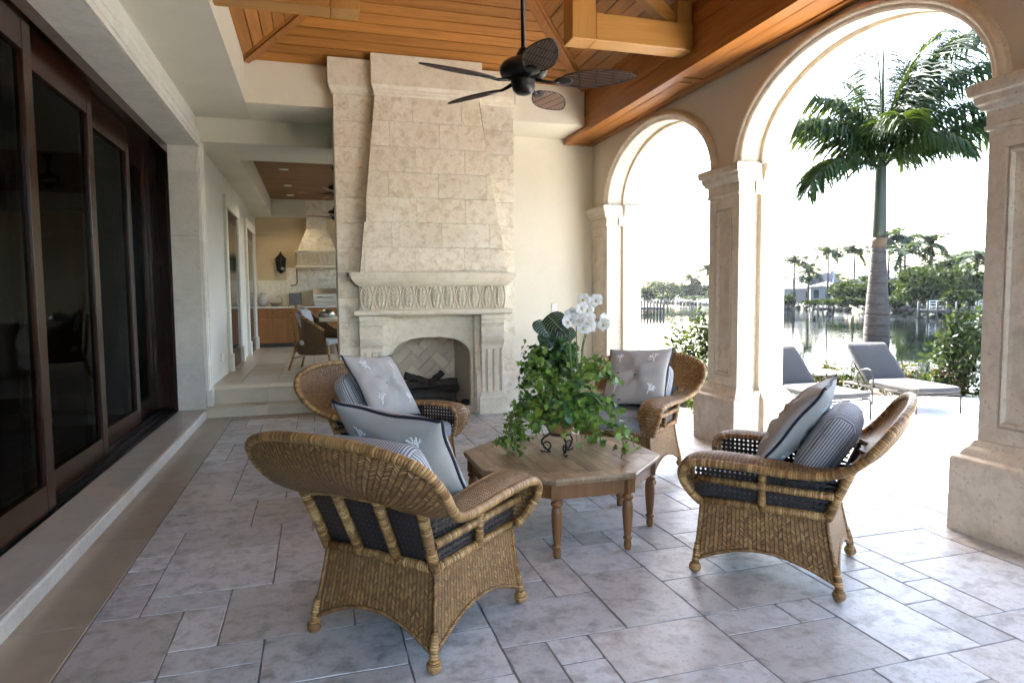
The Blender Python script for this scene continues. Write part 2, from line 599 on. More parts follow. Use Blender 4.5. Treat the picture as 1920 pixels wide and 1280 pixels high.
M['cab'] = m_wood('cabinet_wood', (.33, .135, .032), (.22, .085, .02), 'z', .4, .9, .15)
M['table'] = m_wood('table_oak', (.46, .33, .20), (.19, .11, .052), 'y', .34, .9, .6)
M['tablez'] = m_wood('table_leg_oak', (.27, .125, .045), (.15, .066, .022), 'z', .36, .9, .15)
M['wicker'] = m_wicker()
M['wicker_dark'] = m_wicker('dark_wicker', .36)
M['wrap'] = m_wrap()
M['cane'] = m_plain('dark_cane', (.030, .022, .020), .5, var=.25, sc=60)
M['lining'] = m_plain('blue_grey_lining', (.16, .17, .20), .9)
M['cane_light'] = m_plain('brown_cane', (.20, .105, .042), .5, var=.25, sc=60)
M['grey'] = m_fabric('grey_canvas', (.43, .415, .39))
M['stripe'] = m_fabric('ticking_stripe', (.60, .61, .62), (.095, .105, .13))
M['seatgrey'] = m_fabric('seat_ticking', (.46, .47, .48), (.20, .215, .24), .009, .5)
M['piping'] = m_plain('navy_piping', (.012, .014, .028), .7)
M['thread'] = m_plain('white_thread', (.80, .80, .80), .8)
M['lounge'] = m_fabric('lounger_canvas', (.040, .040, .041))
M['iron'] = m_plain('dark_iron', (.028, .024, .022), .42, .6, var=.2)
M['bronze'] = m_plain('oiled_bronze', (.030, .026, .024), .3, .7, var=.2)
M['blade'] = m_plain('fan_blade_backing', (.42, .25, .145), .55)
M['slat'] = m_plain('fan_blade_cane', (.030, .013, .008), .45)
M['iron_br'] = m_plain('lounger_metal', (.016, .012, .010), .6, 0.0, var=.2)
M['white'] = m_plain('white_enamel', (.78, .77, .73), .4, var=.02)
M['black'] = m_plain('black_plastic', (.012, .012, .013), .35)
M['steel'] = m_plain('stainless_steel', (.42, .40, .37), .3, .9, var=.08)
M['ceramic'] = m_stone('patterned_ceramic', (.58, .55, .50), (.42, .38, .34), (.2, .18, .17), .3, 6, .2, .1)
M['terra'] = m_stone('terracotta_pot', (.40, .22, .10), (.32, .165, .072), (.20, .10, .045), .8, 4, .3, .3)
M['soil'] = m_plain('potting_soil', (.05, .032, .02), .95, bump=.8)
M['log'] = m_stone('charred_log', (.05, .042, .036), (.03, .025, .022), (.012, .01, .009), .8, 5, .6, .9)
M['ivy'] = m_leaf('ivy_leaf', (.040, .115, .020), (.30, .46, .085), .36, .3, (.03, .085, .025))
M['ivy_dark'] = m_leaf('dark_ivy_leaf', (.022, .07, .020), (.075, .17, .036), .4, .22)
M['bigleaf'] = m_leaf('orchid_leaf', (.035, .105, .035), (.055, .15, .045), .3, .12)
M['alocasia'] = m_leaf('dark_veined_leaf', (.010, .030, .018), (.016, .045, .026), .32, .06)
M['vein'] = m_plain('pale_leaf_vein', (.34, .42, .32), .6)
M['petal'] = m_leaf('white_petal', (.82, .80, .82), (.86, .85, .86), .5, .25)
M['lip'] = m_plain('orchid_lip', (.62, .50, .22), .5)
M['stem'] = m_plain('green_stem', (.14, .17, .045), .5, var=.2)
M['twig'] = m_plain('brown_twig', (.085, .055, .03), .8, var=.2)
M['shrub'] = m_leaf('shrub_leaf', (.004, .011, .003), (.014, .026, .006), .5, .1, spec=.2)
M['bright'] = m_leaf('yellow_green_leaf', (.010, .021, .003), (.055, .066, .008), .5, .15, spec=.2)
M['pink'] = m_leaf('pink_blossom', (.20, .04, .09), (.26, .09, .13), .6, .2, spec=.15)
M['russet'] = m_leaf('russet_leaf', (.03, .028, .008), (.075, .038, .018), .6, .15, spec=.15)
M['frond'] = m_leaf('palm_leaflet', (.007, .019, .007), (.020, .040, .009), .55, .12, spec=.16)
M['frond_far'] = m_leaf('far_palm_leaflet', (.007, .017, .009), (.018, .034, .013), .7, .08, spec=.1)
M['tree_a'] = m_leaf('tree_leaf_dark', (.006, .014, .006), (.017, .030, .009), .7, .06, spec=.1)
M['tree_b'] = m_leaf('tree_leaf_mid', (.007, .017, .005), (.024, .040, .009), .7, .06, spec=.1)
M['tree_c'] = m_leaf('tree_leaf_haze_grey', (.020, .030, .021), (.042, .058, .036), .7, .08, spec=.1)  # distance haze put into the leaf colour as a paler grey
M['shaft'] = m_plain('crownshaft_green', (.010, .020, .008), .5, var=.35, sc=5, bump=.3)
M['grass'] = m_plain('lawn', (.016, .030, .006), .9, var=.35, sc=.6)
M['soilbank'] = m_plain('garden_soil', (.10, .075, .05), .95, var=.3, sc=3)
M['rock'] = m_stone('bank_rock', (.07, .062, .053), (.05, .044, .038), (.022, .02, .018), .9, .8, .4, .6)
M['hwall'] = m_plain('house_white_wall', (.22, .22, .225), .8, var=.05, sc=.4)
M['hroof'] = m_plain('house_grey_roof', (.05, .05, .053), .85, var=.2, sc=1.5)
M['dockwood'] = m_plain('weathered_dock', (.04, .037, .034), .85, var=.25, sc=3)
M['pane'] = m_plain('dark_window_pane', (.03, .035, .04), .08)
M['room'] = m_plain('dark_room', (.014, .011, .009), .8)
M['curtain'] = m_fabric('blue_striped_curtain', (.38, .46, .46), (.10, .14, .15), .06, .45)


def m_trunk():
    t = NT('palm_trunk')
    co = t.coord()
    x, y, z = t.xyz(co)
    w = t.m('FRACT', t.m('ADD', t.m('MULTIPLY', z, 5.5), t.m('MULTIPLY', t.noise(co, 2.2, 3), .5)))
    ring = t.ramp(w, [(0.0, 1.0), (.09, .25), (.2, 0.0), (.9, .1), (1.0, 1.0)])
    n = t.noise(t.scale(co, (7, 7, 16)), 1.0, 5, .65)
    c = t.mix(t.ramp(n, [(.32, 0.0), (.68, 1.0)]), (.028, .025, .024), (.055, .050, .047))
    c = t.mix(t.m('MULTIPLY', ring, .6), c, (.012, .010, .009))
    h = t.m('ADD', t.m('MULTIPLY', n, .5), t.m('MULTIPLY', ring, -.8))
    return t.finish(c, .85, t.bump(h, .5, .02))


def m_water():
    t = NT('lake_water')
    co = t.coord()
    a = t.noise(t.scale(co, (.55, .9, .5)), 1.0, 3, .55)
    b = t.noise(t.scale(co, (2.6, 3.6, 2.0)), 1.0, 2, .5)
    patch = t.ramp(t.noise(t.scale(co, (.028, .05, .05)), 1.0, 2), [(.40, .12), (.62, 1.0)])
    h = t.m('MULTIPLY', t.m('ADD', t.m('MULTIPLY', a, 1.0), t.m('MULTIPLY', b, .35)), patch)
    return t.finish((.002, .004, .0045), .03, t.bump(h, .35, .055), spec=.6, extra={'IOR': 1.33})


def m_glass(name='door_glass'):
    t = NT(name)
    fr = t.n('ShaderNodeFresnel'); fr.inputs['IOR'].default_value = 1.5
    tr = t.n('ShaderNodeBsdfTransparent'); tr.inputs['Color'].default_value = (.10, .105, .105, 1)
    gl = t.n('ShaderNodeBsdfGlossy'); gl.inputs['Roughness'].default_value = 0.0
    gl.inputs['Color'].default_value = (.20, .21, .21, 1)
    k = t.m('MULTIPLY', fr.outputs[0], 1.0, clamp=True)
    mx = t.n('ShaderNodeMixShader'); t.put(mx.inputs[0], k)
    t.t.links.new(tr.outputs[0], mx.inputs[1]); t.t.links.new(gl.outputs[0], mx.inputs[2])
    t.t.links.new(mx.outputs[0], t.out.inputs['Surface'])
    return t.mat


def m_lamp():
    t = NT('lit_downlight')
    e = t.n('ShaderNodeEmission'); e.inputs['Color'].default_value = (1, .86, .62, 1); e.inputs['Strength'].default_value = 1.2
    t.t.links.new(e.outputs[0], t.out.inputs['Surface'])
    return t.mat


M['trunk'] = m_trunk()
M['water'] = m_water()
M['glass'] = m_glass()
M['lamp'] = m_lamp()
# ================================================================== THE PORCH
XL, XR = -1.42, 4.08           # left wall face, inner face of the arcade
YB = 9.43                      # back wall
ZS = 3.88                      # underside of the plaster soffit
CX0, CX1, CY1, CY0 = -.745, 3.62, 8.62, -2.2   # opening of the wooden ceiling
ZC = 4.38                      # where the boards start
SL = .52                       # their slope
YS = -2.6                      # near end of the porch, behind the camera

# ---------------------------------------------------------------- patio floor with its tiles
mb = MB().box(-1.42, 4.66, YS, 9.27, -.20, -.0028)
mb.box(2.4, 4.66, 9.272, 9.6, -.20, -.0028)
floor = struct('patio_floor', mb, M['grout'])

_tile_cache = {}


def tile_mesh(w, d, var, tag_='tile', wob=.0035, th=.03, ch=.002):
    key = (round(w, 3), round(d, 3), var, tag_)
    if key in _tile_cache:
        return _tile_cache[key]
    rs = random.Random(hash(key) & 0xffff)
    out = []
    a, b = w / 2, d / 2
    cs = [(-a, -b), (a, -b), (a, b), (-a, b)]
    for k in range(4):
        p, q = cs[k], cs[(k + 1) % 4]
        n = 6
        for i in range(n):
            t = i / n
            x, y = p[0] + (q[0] - p[0]) * t, p[1] + (q[1] - p[1]) * t
            j = rs.uniform(0, wob) * (1.6 if i == 0 else 1)
            nx, ny = -x / max(abs(x), abs(y), 1e-6), -y / max(abs(x), abs(y), 1e-6)
            out.append((x + j * (nx if abs(x) > a * .98 else 0), y + j * (ny if abs(y) > b * .98 else 0)))
    n = len(out)
    top = [(x - ch * (1 if x > 0 else -1), y - ch * (1 if y > 0 else -1), 0.0) for x, y in out]
    mid = [(x, y, -ch) for x, y in out]
    bot = [(x, y, -th) for x, y in out]
    mb = MB()
    mb.loft([bot, mid, top], True, True)
    me = mb.mesh(tag_)
    _tile_cache[key] = me
    return me


def lay_tiles(x0, y0, nx, ny, cell, mat, parent, name, z, rs, sizes, keep=lambda x, y, w, d: True, gap=.0045):
    used = [[False] * ny for _ in range(nx)]
    n = 0
    for j in range(ny):
        for i in range(nx):
            if used[i][j]:
                continue
            opts = sizes[:]
            rs.shuffle(opts)
            opts.append((1, 1))
            for w, d in opts:
                if i + w <= nx and j + d <= ny and all(not used[a][b] for a in range(i, i + w) for b in range(j, j + d)):
                    break
            for a in range(i, i + w):
                for b in range(j, j + d):
                    used[a][b] = True
            X, Y = x0 + (i + w / 2) * cell, y0 + (j + d / 2) * cell
            if not keep(X, Y, w * cell, d * cell):
                continue
            me = tile_mesh(w * cell - gap, d * cell - gap, rs.randrange(3), name)
            o = part(name, None, mat, parent, me=me)
            o.location = (X, Y, z + rs.uniform(-.0012, .0012))
            o.rotation_euler = (rs.uniform(-.002, .002), rs.uniform(-.002, .002), 0)
            n += 1
    return n


_rs = random.Random(5)
SZ = [(3, 2), (3, 2), (2, 3), (2, 2), (2, 2), (3, 3), (2, 1), (2, 1), (1, 2), (3, 2), (1, 1)]
for me_ in M['tile'],:
    pass
lay_tiles(-1.08, .90, 26, 40, .2025, M['tile'], floor, 'tile', 0.0, _rs, SZ)
# the part of the floor behind the camera: tiles joined into one piece
mb = MB()
for j in range(9):
    for i in range(13):
        mb.box(-1.08 + i * .405 + .003, -1.08 + (i + 1) * .405 - .003, YS + .02 + j * .385, YS + .02 + (j + 1) * .385 - .006, -.03, -.001, .003)
part('rear_tiles', mb, M['tile'], floor, kind='stuff')
# smooth border stones along the wall and the step
y = YS
while y < 9.2:
    L = min(1.22, 9.265 - y)
    part('border_stone', MB().box(-1.418, -1.086, y + .0015, y + L - .0015, -.03, .001, .0015), M['border'], floor)
    y += L
x = -1.083
while x < 2.2:
    L = min(.95, 2.2 - x)
    part('border_stone', MB().box(x + .0015, x + L - .0015, 9.005, 9.266, -.03, .001, .0015), M['border'], floor)
    x += L
for y0, y1 in ((6.27, 8.84), (3.2, 5.72), (.13, 2.65), (-2.5, -.42)):
    y = y0
    while y < y1 - .05:
        L = min(.86, y1 - y)
        part('threshold_stone', MB().box(4.19, 4.655, y + .002, y + L - .002, -.03, .0015, .002), M['sill'], floor)
        y += L
x = 2.66
while x < 4.1:
    part('border_stone', MB().box(x + .002, min(x + .6, 4.15) - .002, 9.005, 9.42, -.03, .001, .002), M['border'], floor)
    x += .6

# ---------------------------------------------------------------- steps and raised kitchen floor
KZ = .34
st = root('kitchen_steps', 'two pale stone steps rising to the kitchen beside the fireplace', 'steps', (-.6, 9.3, 0))
x = XL + .004
i = 0
while x < .9:
    L = min(1.15 if i else .75, .9 - x)
    part('riser', MB().box(x + .001, x + L - .001, 9.29, 9.62, 0.0, .106, .0), M['step'], st, world=True)
    part('tread', MB().box(x + .001, x + L - .001, 9.272, 9.66, .107, .130, .006), M['step'], st, world=True)
    part('riser', MB().box(x + .001, x + L - .001, 9.60, 9.80, .131, .316, .0), M['step'], st, world=True)
    part('tread', MB().box(x + .001, x + L - .001, 9.585, 10.0, .317, KZ, .006), M['step'], st, world=True)
    x += L
    i += 1
kf = struct('kitchen_floor', MB().box(-1.44, 4.5, 10.002, 18.0, -.1, KZ - .008), M['grout'])
lay_tiles(-1.08, 10.35, 11, 15, .5, M['kfloor'], kf, 'kitchen_tile', KZ, random.Random(9), [(1, 1)], gap=.004)
y = 10.004
while y < 17.8:
    L = min(.8, 17.85 - y)
    part('border_stone', MB().box(-1.418, -1.084, y + .0015, y + L - .0015, KZ - .03, KZ + .001, .0015), M['border'], kf)
    y += L
part('border_stone', MB().box(-1.08, 4.4, 10.004, 10.345, KZ - .03, KZ + .001, .0015), M['kfloor'], kf)

# ---------------------------------------------------------------- left wall with door opening
OY0, OZ1 = -1.6, 3.50           # the opening runs from OY0 to YB
lw = root('house_wall', 'pale plaster house wall with stone casing around the sliding doors', 'wall', (XL, 5, 0))
mb = MB()
mb.prism([(YS, 0), (OY0, 0), (OY0, OZ1 + .02), (YB + .002, OZ1 + .02), (YB + .002, 0), (18.2, 0), (18.2, 4.3), (YS, 4.3)], 'x', XL - .25, XL)
part('plaster', mb, M['plaster_wall'], lw, world=True)
# reveal stones (underside of the lintel and far jamb)
y = OY0
while y < YB - .01:
    L = min(.92, YB - y)
    part('lintel_stone', MB().box(-1.76, XL - .004, y + .001, y + L - .001, OZ1, OZ1 + .06), M['casing'], lw, world=True)
    y += L
z = .10
k = 0
while z < OZ1:
    h = min(.82 if k else .62, OZ1 - z)
    part('jamb_stone', MB().box(-1.76, XL - .004, YB - .03, YB + .04, z + .001, z + h - .001), M['casing'], lw, world=True)
    z += h
    k += 1


def casing_profile(w=.175, d=.055):
    # (across, out) from the opening edge outwards
    return [(0, 0), (0, d * .55), (.018, d * .62), (.022, d * .45), (.05, d * .45), (.055, d * .7), (.115, d * .78), (.122, d * 1.0), (.15, d * 1.08), (w, d * .9), (w, 0)]


pr_ = casing_profile()
y = OY0
while y < YB + .0:
    L = min(1.25, YB + .0 - y)
    last = y + L >= YB - .001
    mb = MB()
    n = len(pr_)
    ya, yb = y + .0008, y + L - .0008
    r0 = [(XL + o - .001, ya, OZ1 + a) for a, o in pr_]
    r1 = [(XL + o - .001, (yb + (a if last else 0)), OZ1 + a) for a, o in pr_]
    mb.loft([r0, r1])
    part('casing_stone', mb, M['casing'], lw, world=True)
    y += L
z = .345
for k, h in enumerate((.95, 1.0, 1.205)):
    mb = MB()
    last = k == 2
    r0 = [(XL + o - .001, YB + a, z + .0008) for a, o in pr_]
    r1 = [(XL + o - .001, YB + a, (z + h - .0008) + (a if last else 0)) for a, o in pr_]
    mb.loft([r0, r1])
    part('casing_stone', mb, M['casing'], lw, world=True)
    z += h
part('casing_base', MB().box(XL - .001, XL + .075, YB - .004, YB + .155, .131, .344, .006), M['casing'], lw, world=True)
# raised sill below the doors
y = OY0
while y < YB - .035:
    L = min(1.22, YB - .035 - y)
    yb = y + L - .0008
    prof = [(-1.76, .0), (XL - .006, .0), (XL - .006, .085), (XL - .012, .096), (XL - .022, .100), (-1.76, .100)]
    part('sill_stone', MB().prism(prof, 'y', y + .0008, yb), M['sill'], lw, world=True)
    y += L
part('sill_nosing', MB().prism([(XL - .004, .002), (XL + .010, .002), (XL + .012, .085), (XL + .004, .097), (XL - .004, .099)], 'y', OY0, 9.268), M['casing'], lw, world=True)
part('wall_plinth', MB().box(XL - .2, XL - .001, OY0 - .9, OY0, 0, .1), M['casing'], lw, world=True)
# door surrounds further along, beside the kitchen
for i, (y0, y1) in enumerate(((11.75, 13.75), (15.0, 17.0))):
    z1 = 3.05
    for a, b in ((y0, y0 + .2), (y1 - .2, y1)):
        part('door_casing', MB().box(XL - .002, XL + .05, a, b, KZ + .30, z1, .006), M['casing'], lw, world=True)
        part('door_casing', MB().box(XL - .002, XL + .035, a + (.05 if a == y0 else -.03), b + (.03 if a == y0 else -.05), KZ + .302, z1 - .02, .006), M['casing'], lw, world=True)
        part('casing_base', MB().box(XL - .002, XL + .075, a - .01, b + .01, KZ + .002, KZ + .298, .006), M['casing'], lw, world=True)
    part('door_casing', MB().box(XL - .002, XL + .052, y0 - .0, y1 + .0, z1 + .002, z1 + .2, .006), M['casing'], lw, world=True)
    d = part('door', MB().box(XL - .002, XL + .012, y0 + .2, y1 - .2, KZ + .002, z1), M['door'], lw, world=True)
    part('pane', MB().box(XL + .008, XL + .016, y0 + .34, y1 - .34, KZ + .3, z1 - .18), M['pane'], d, world=True)
for yy in (10.85,):
    o = part('wall_outlet', MB().box(XL - .001, XL + .022, yy, yy + .16, .60, .72, .004), M['white'], lw, world=True)

# ---------------------------------------------------------------- sliding doors
def door_panel(x, y0, y1, label):
    r = root('sliding_door', label, 'door', (x, (y0 + y1) / 2, .10), group='dark wood sliding glass doors')
    zt, zb, w = OZ1 - .02, .108, .14
    for a, b in ((y0, y0 + w), (y1 - w, y1)):
        part('stile', MB().box(x - .03, x + .03, a, b, zb, zt, .004), M['door'], r, world=True)
    part('bottom_rail', MB().box(x - .028, x + .028, y0 + w, y1 - w, zb, .30, .004), M['door'], r, world=True)
    part('top_rail', MB().box(x - .028, x + .028, y0 + w, y1 - w, 3.18, zt, .004), M['door'], r, world=True)
    part('glass', MB().add([(x, y0 + w, .29), (x, y1 - w, .29), (x, y1 - w, 3.2), (x, y0 + w, 3.2)], [(0, 1, 2, 3)]), M['glass'], r, world=True)
    for a, b in ((y0 + w, y0 + w + .02), (y1 - w - .02, y1 - w)):
        part('glazing_bead', MB().box(x - .018, x + .018, a + .001, b - .001, .301, 3.179), M['door'], r, world=True)
    return r


for i, (y0, y1) in enumerate(((-1.35, .42), (.32, 2.05), (1.95, 3.68), (3.58, 5.28), (5.18, 6.87), (6.78, 8.48), (8.38, 9.62))):
    x = (-2.10, -2.0, -1.9, -1.82, -1.915, -2.01, -2.105)[i]
    lb = ('nearest sliding glass door behind the viewer', 'second sliding glass door beside the viewer', 'sliding glass door just out of view at the near end', 'sliding glass door with widest visible pane at the near end', 'sliding glass door showing the reflected wall lantern', 'narrow looking sliding glass door third along the track', 'dark sliding door stacked deepest beside the stone jamb')[i]
    door_panel(x, y0, y1, lb)
tr = root('door_track', 'black metal floor track under the sliding doors', 'track', (-1.95, 4, .0))
part('track_bed', MB().box(-2.2, -1.761, OY0, 9.9, .0, .085), M['black'], tr, world=True)
for xx in (-1.82, -1.915, -2.01, -2.105):
    part('track_rail', MB().box(xx - .012, xx + .012, OY0, 9.9, .086, .104), M['iron'], tr, world=True)
hd = root('door_header', 'dark wood head board above the sliding doors', 'door frame', (-1.95, 4, 3.5))
part('head_board', MB().box(-2.25, -1.762, OY0, 9.9, 3.502, 3.62), M['door'], hd, world=True)
part('head_stop', MB().box(-1.776, -1.762, OY0, 9.39, 3.40, 3.501), M['door'], hd, world=True)
part('side_jamb', MB().box(-2.25, -1.763, 9.64, 9.74, .105, 3.5), M['door'], hd, world=True)
part('side_jamb', MB().box(-1.80, -1.763, 9.42, 9.60, .105, 3.5), M['door'], hd, world=True)
# the dim room behind the glass
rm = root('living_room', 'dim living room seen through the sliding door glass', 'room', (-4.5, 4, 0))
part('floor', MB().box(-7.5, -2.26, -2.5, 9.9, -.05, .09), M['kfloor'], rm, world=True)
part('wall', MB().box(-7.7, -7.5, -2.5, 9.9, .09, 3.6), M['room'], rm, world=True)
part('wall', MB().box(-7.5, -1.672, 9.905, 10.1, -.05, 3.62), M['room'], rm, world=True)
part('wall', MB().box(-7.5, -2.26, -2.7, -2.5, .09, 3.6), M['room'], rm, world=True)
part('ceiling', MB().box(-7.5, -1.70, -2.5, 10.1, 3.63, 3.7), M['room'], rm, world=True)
mb = MB()
P, U = [], []
for i in range(2):
    row, ur = [], []
    for j in range(60):
        s = j / 59
        row.append((-2.55 + .05 * math.sin(s * 46), 3.75 + s * .95, .12 + i * 3.2)); ur.append((s * 1.9, i * 3.2))
    P.append(row); U.append(ur)
mb.grid(P, U)
cu = part('curtain', mb, M['curtain'])
tag(cu, 'pale blue striped curtain hanging inside the nearest visible glass door', 'curtain')

# ---------------------------------------------------------------- back wall, soffits, header
bw = root('back_wall', 'cream plaster end wall beside the fireplace', 'wall', (3.2, YB, 0))
part('plaster', MB().box(2.3, 4.3, YB, YB + .2, -.01, 4.6), M['plaster'], bw, world=True)
part('plaster_pier', MB().box(.30, 2.299, 9.30, YB + .2, 0, 4.6), M['plaster'], bw, world=True)
part('light_switch', MB().box(3.405, 3.49, YB - .012, YB + .001, 1.29, 1.43, .003), M['white'], bw, world=True)
part('switch_toggle', MB().box(3.437, 3.457, YB - .02, YB - .0125, 1.335, 1.385, .002), M['white'], bw, world=True)
so = root('soffit', 'cream plaster soffit framing the wooden ceiling', 'ceiling', (-1, 4, ZS))
# left band, back band
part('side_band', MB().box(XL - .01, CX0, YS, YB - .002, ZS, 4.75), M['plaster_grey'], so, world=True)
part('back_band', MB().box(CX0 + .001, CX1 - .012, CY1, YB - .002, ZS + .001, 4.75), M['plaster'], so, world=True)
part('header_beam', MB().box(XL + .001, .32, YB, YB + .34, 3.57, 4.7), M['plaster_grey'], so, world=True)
part('end_band', MB().box(CX0 + .001, CX1 - .012, YS, CY0, ZS + .001, 4.75), M['plaster'], so, world=True)

# ---------------------------------------------------------------- wooden hip ceiling
wc = root('wood_ceiling', 'orange brown tongue and groove hip ceiling above the sitting area', 'ceiling', ((CX0 + CX1) / 2, 4, ZC))
HW = (CX1 - CX0) / 2
mb = MB()
e = .045
zz = lambda t: ZC + SL * t + e
mb.add([(CX0, CY0, zz(0)), (CX1, CY0, zz(0)), (CX1, CY1, zz(0)), (CX0, CY1, zz(0)), (CX0 + HW, CY0 + HW, zz(HW)), (CX0 + HW, CY1 - HW, zz(HW))],
       [(0, 1, 4), (1, 2, 5, 4), (2, 3, 5), (3, 0, 4, 5)])
part('backing', mb, M['groove'], wc, world=True)
TB = .1235


def plank(p, mat):
    """p: four corners of the visible face; thickness upwards; edges eased towards the grooves"""
    p = [Vector(q) for q in p]
    n = (p[1] - p[0]).cross(p[3] - p[0]).normalized()
    if n.z < 0: n = -n
    c = sum(p, Vector()) / 4
    d = (p[3] - p[0]).normalized()
    low = [p[0] + d * .004, p[1] + d * .004, p[2] - d * .004, p[3] - d * .004]
    mid = [q + n * .005 for q in p]
    up = [q + n * .018 for q in p]
    mb = MB()
    mb.loft([low, mid, up])
    return part('plank', mb, mat, wc, world=True)


k = 0
while (k + 1) * TB <= HW + .01:
    t0, t1 = k * TB + .003, (k + 1) * TB - .003
    z0, z1 = ZC + SL * t0, ZC + SL * t1
    plank([(CX0 + t0, CY1 - t0, z0), (CX1 - t0, CY1 - t0, z0), (CX1 - t1, CY1 - t1, z1), (CX0 + t1, CY1 - t1, z1)], M['wood_x'])
    plank([(CX0 + t0, CY0 + t0, z0), (CX1 - t0, CY0 + t0, z0), (CX1 - t1, CY0 + t1, z1), (CX0 + t1, CY0 + t1, z1)], M['wood_x'])
    plank([(CX0 + t0, CY0 + t0, z0), (CX0 + t0, CY1 - t0, z0), (CX0 + t1, CY1 - t1, z1), (CX0 + t1, CY0 + t1, z1)], M['wood_y'])
    plank([(CX1 - t0, CY0 + t0, z0), (CX1 - t0, CY1 - t0, z0), (CX1 - t1, CY1 - t1, z1), (CX1 - t1, CY0 + t1, z1)], M['wood_y'])
    k += 1


def bar(a, b, w, h, up=(0, 0, 1)):
    """square timber from a to b"""
    a, b = Vector(a), Vector(b)
    d = (b - a).normalized()
    s = d.cross(Vector(up)).normalized()
    u = s.cross(d)
    c = min(w, h) * .06
    oct_ = [(-w / 2 + c, -h / 2), (w / 2 - c, -h / 2), (w / 2, -h / 2 + c), (w / 2, h / 2 - c), (w / 2 - c, h / 2), (-w / 2 + c, h / 2), (-w / 2, h / 2 - c), (-w / 2, -h / 2 + c)]
    return MB().loft([[a + s * x + u * y for x, y in oct_], [b + s * x + u * y for x, y in oct_]])


for sx, x0 in ((1, CX0), (-1, CX1)):
    for sy, y0 in ((-1, CY1), (1, CY0)):
        a = Vector((x0 + sx * .02, y0 + sy * .02, ZC - .0)); b = Vector((x0 + sx * HW, y0 + sy * HW, ZC + SL * HW - .02))
        hr = part('hip_rafter', bar(a, b, .17, .05), M['beam_y'], wc, world=True)
        part('rafter_strip', bar(a - Vector((0, 0, .032)), b - Vector((0, 0, .032)), .09, .03), M['beam_y'], hr, world=True)
part('ridge_board', bar((CX0 + HW, CY0 + HW, ZC + SL * HW - .03), (CX0 + HW, CY1 - HW, ZC + SL * HW - .03), .2, .06), M['beam_y'], wc, world=True)

# timber box beam along the arcade
tb = root('timber_beam', 'long polished timber box beam running above the stone arches', 'beam', (3.85, 4, 3.8))
part('core', MB().box(CX1 + .025, XR - .004, YS, YB - .003, 3.815, 4.62), M['groove'], tb, world=True)
zb = [3.86, 4.005, 4.15, 4.295, 4.44]
for i in range(4):
    part('plank', MB().box(CX1, CX1 + .024, YS, YB - .812 if i > 0 else YB - .004, zb[i] + .002, zb[i + 1] - .002, .004), M['beam_y'], tb, world=True)
part('edge_mould', MB().prism([(CX1 - .012, 3.79), (CX1 + .085, 3.79), (CX1 + .085, 3.812), (CX1 + .02, 3.858), (CX1 - .012, 3.858)], 'y', YS, YB - .004), M['beam_y'], tb, world=True)
part('edge_mould', MB().box(XR - .10, XR - .003, YS, YB - .004, 3.79, 3.812, .004), M['beam_y'], tb, world=True)
ys = [YS, .4, 3.4, 6.35, YB - .004]
for i in range(4):
    a, b = ys[i], ys[i + 1]
    part('cross_rail', MB().box(CX1 + .086, XR - .101, b - .10, b, 3.792, 3.812, .003), M['beam_y'], tb, world=True)
    part('soffit_panel', MB().box(CX1 + .088, XR - .103, a + .002, b - .102, 3.8065, 3.8135), M['beam_y'], tb, world=True)
    part('raised_field', MB().prism([(CX1 + .135, 3.8065), (CX1 + .15, 3.80), (XR - .165, 3.80), (XR - .15, 3.8065)], 'y', a + .05, b - .15), M['beam_y'], tb, world=True)

# hammer beams
for side, lb in ((1, 'honey coloured hammer beam truss on the arcade side above the fan'), (-1, 'honey coloured hammer beam truss end on the door side at the top edge')):
    tr_ = root('hammer_beam', lb, 'truss', (2.9 if side > 0 else -.1, 5.98, 3.93))
    xa, xb = (2.34, CX1 - .013) if side > 0 else (.42, CX0 + .002)
    y0, y1 = 5.88, 6.10
    lo, hi = min(xa, xb), max(xa, xb)
    s = 1 if side > 0 else -1
    part('bottom_chord', MB().box(min(xa + s * .24, xb), max(xa + s * .24, xb), y0, y1, 3.932 + (.03 if side < 0 else 0), 4.185, .006), M['beam_x'], tr_, world=True)
    part('post', MB().box(min(xa, xa + s * .238), max(xa, xa + s * .238), y0 - .006, y1 + .006, 3.928 + (.032 if side < 0 else 0), ZC + SL * (abs((xb if side > 0 else xb) - xa) - .24) - .02, .006), M['beam_z'], tr_, world=True)
    part('wall_post', MB().box(min(xb - s * .16, xb), max(xb - s * .16, xb), y0 + .02, y1 - .02, 4.187, 4.40, .005), M['beam_z'], tr_, world=True)
    part('brace', bar((xb - s * .17, 6.0, 4.22), (xa + s * .26, 6.0, ZC + .48), .12, .14, (0, 1, 0)), M['beam_x'], tr_, world=True)

# recessed light above the fan
def downlight(p, n, label, group=None, r=.075, lit=False):
    p = Vector(p); n = Vector(n).normalized()
    rt = root('recessed_light', label, 'downlight', p, group=group)
    q = n.to_track_quat('Z', 'Y').to_matrix().to_4x4()
    ring = MB().lathe([(r * .45, .002), (r * .5, .008), (r * .95, .010), (r, .004), (r, -.004)], 20).xform(q)
    part('trim_ring', ring, M['white'], rt)
    if lit:
        ld = bpy.data.lights.new('downlight_lamp', 'SPOT')
        ld.energy = 3.6; ld.color = (1.0, .80, .52); ld.spot_size = math.radians(125); ld.spot_blend = .6; ld.shadow_soft_size = .07
        lo_ = bpy.data.objects.new('downlight_lamp', ld)
        link(lo_, rt)
        lo_.location = (0, 0, -.03)
    part('lens', MB().lathe([(r * .46, .0015), (r * .02, .0015)], 16, caps=True).xform(q), M['lamp'] if lit else M['black'], rt)


nr = Vector((-SL, 0, -1)).normalized()
tt = .62
downlight(Vector((CX1 - 1.14, 7.2, ZC + SL * 1.14)) + nr * .004, nr, 'white recessed light in the sloping boards beside the fan')

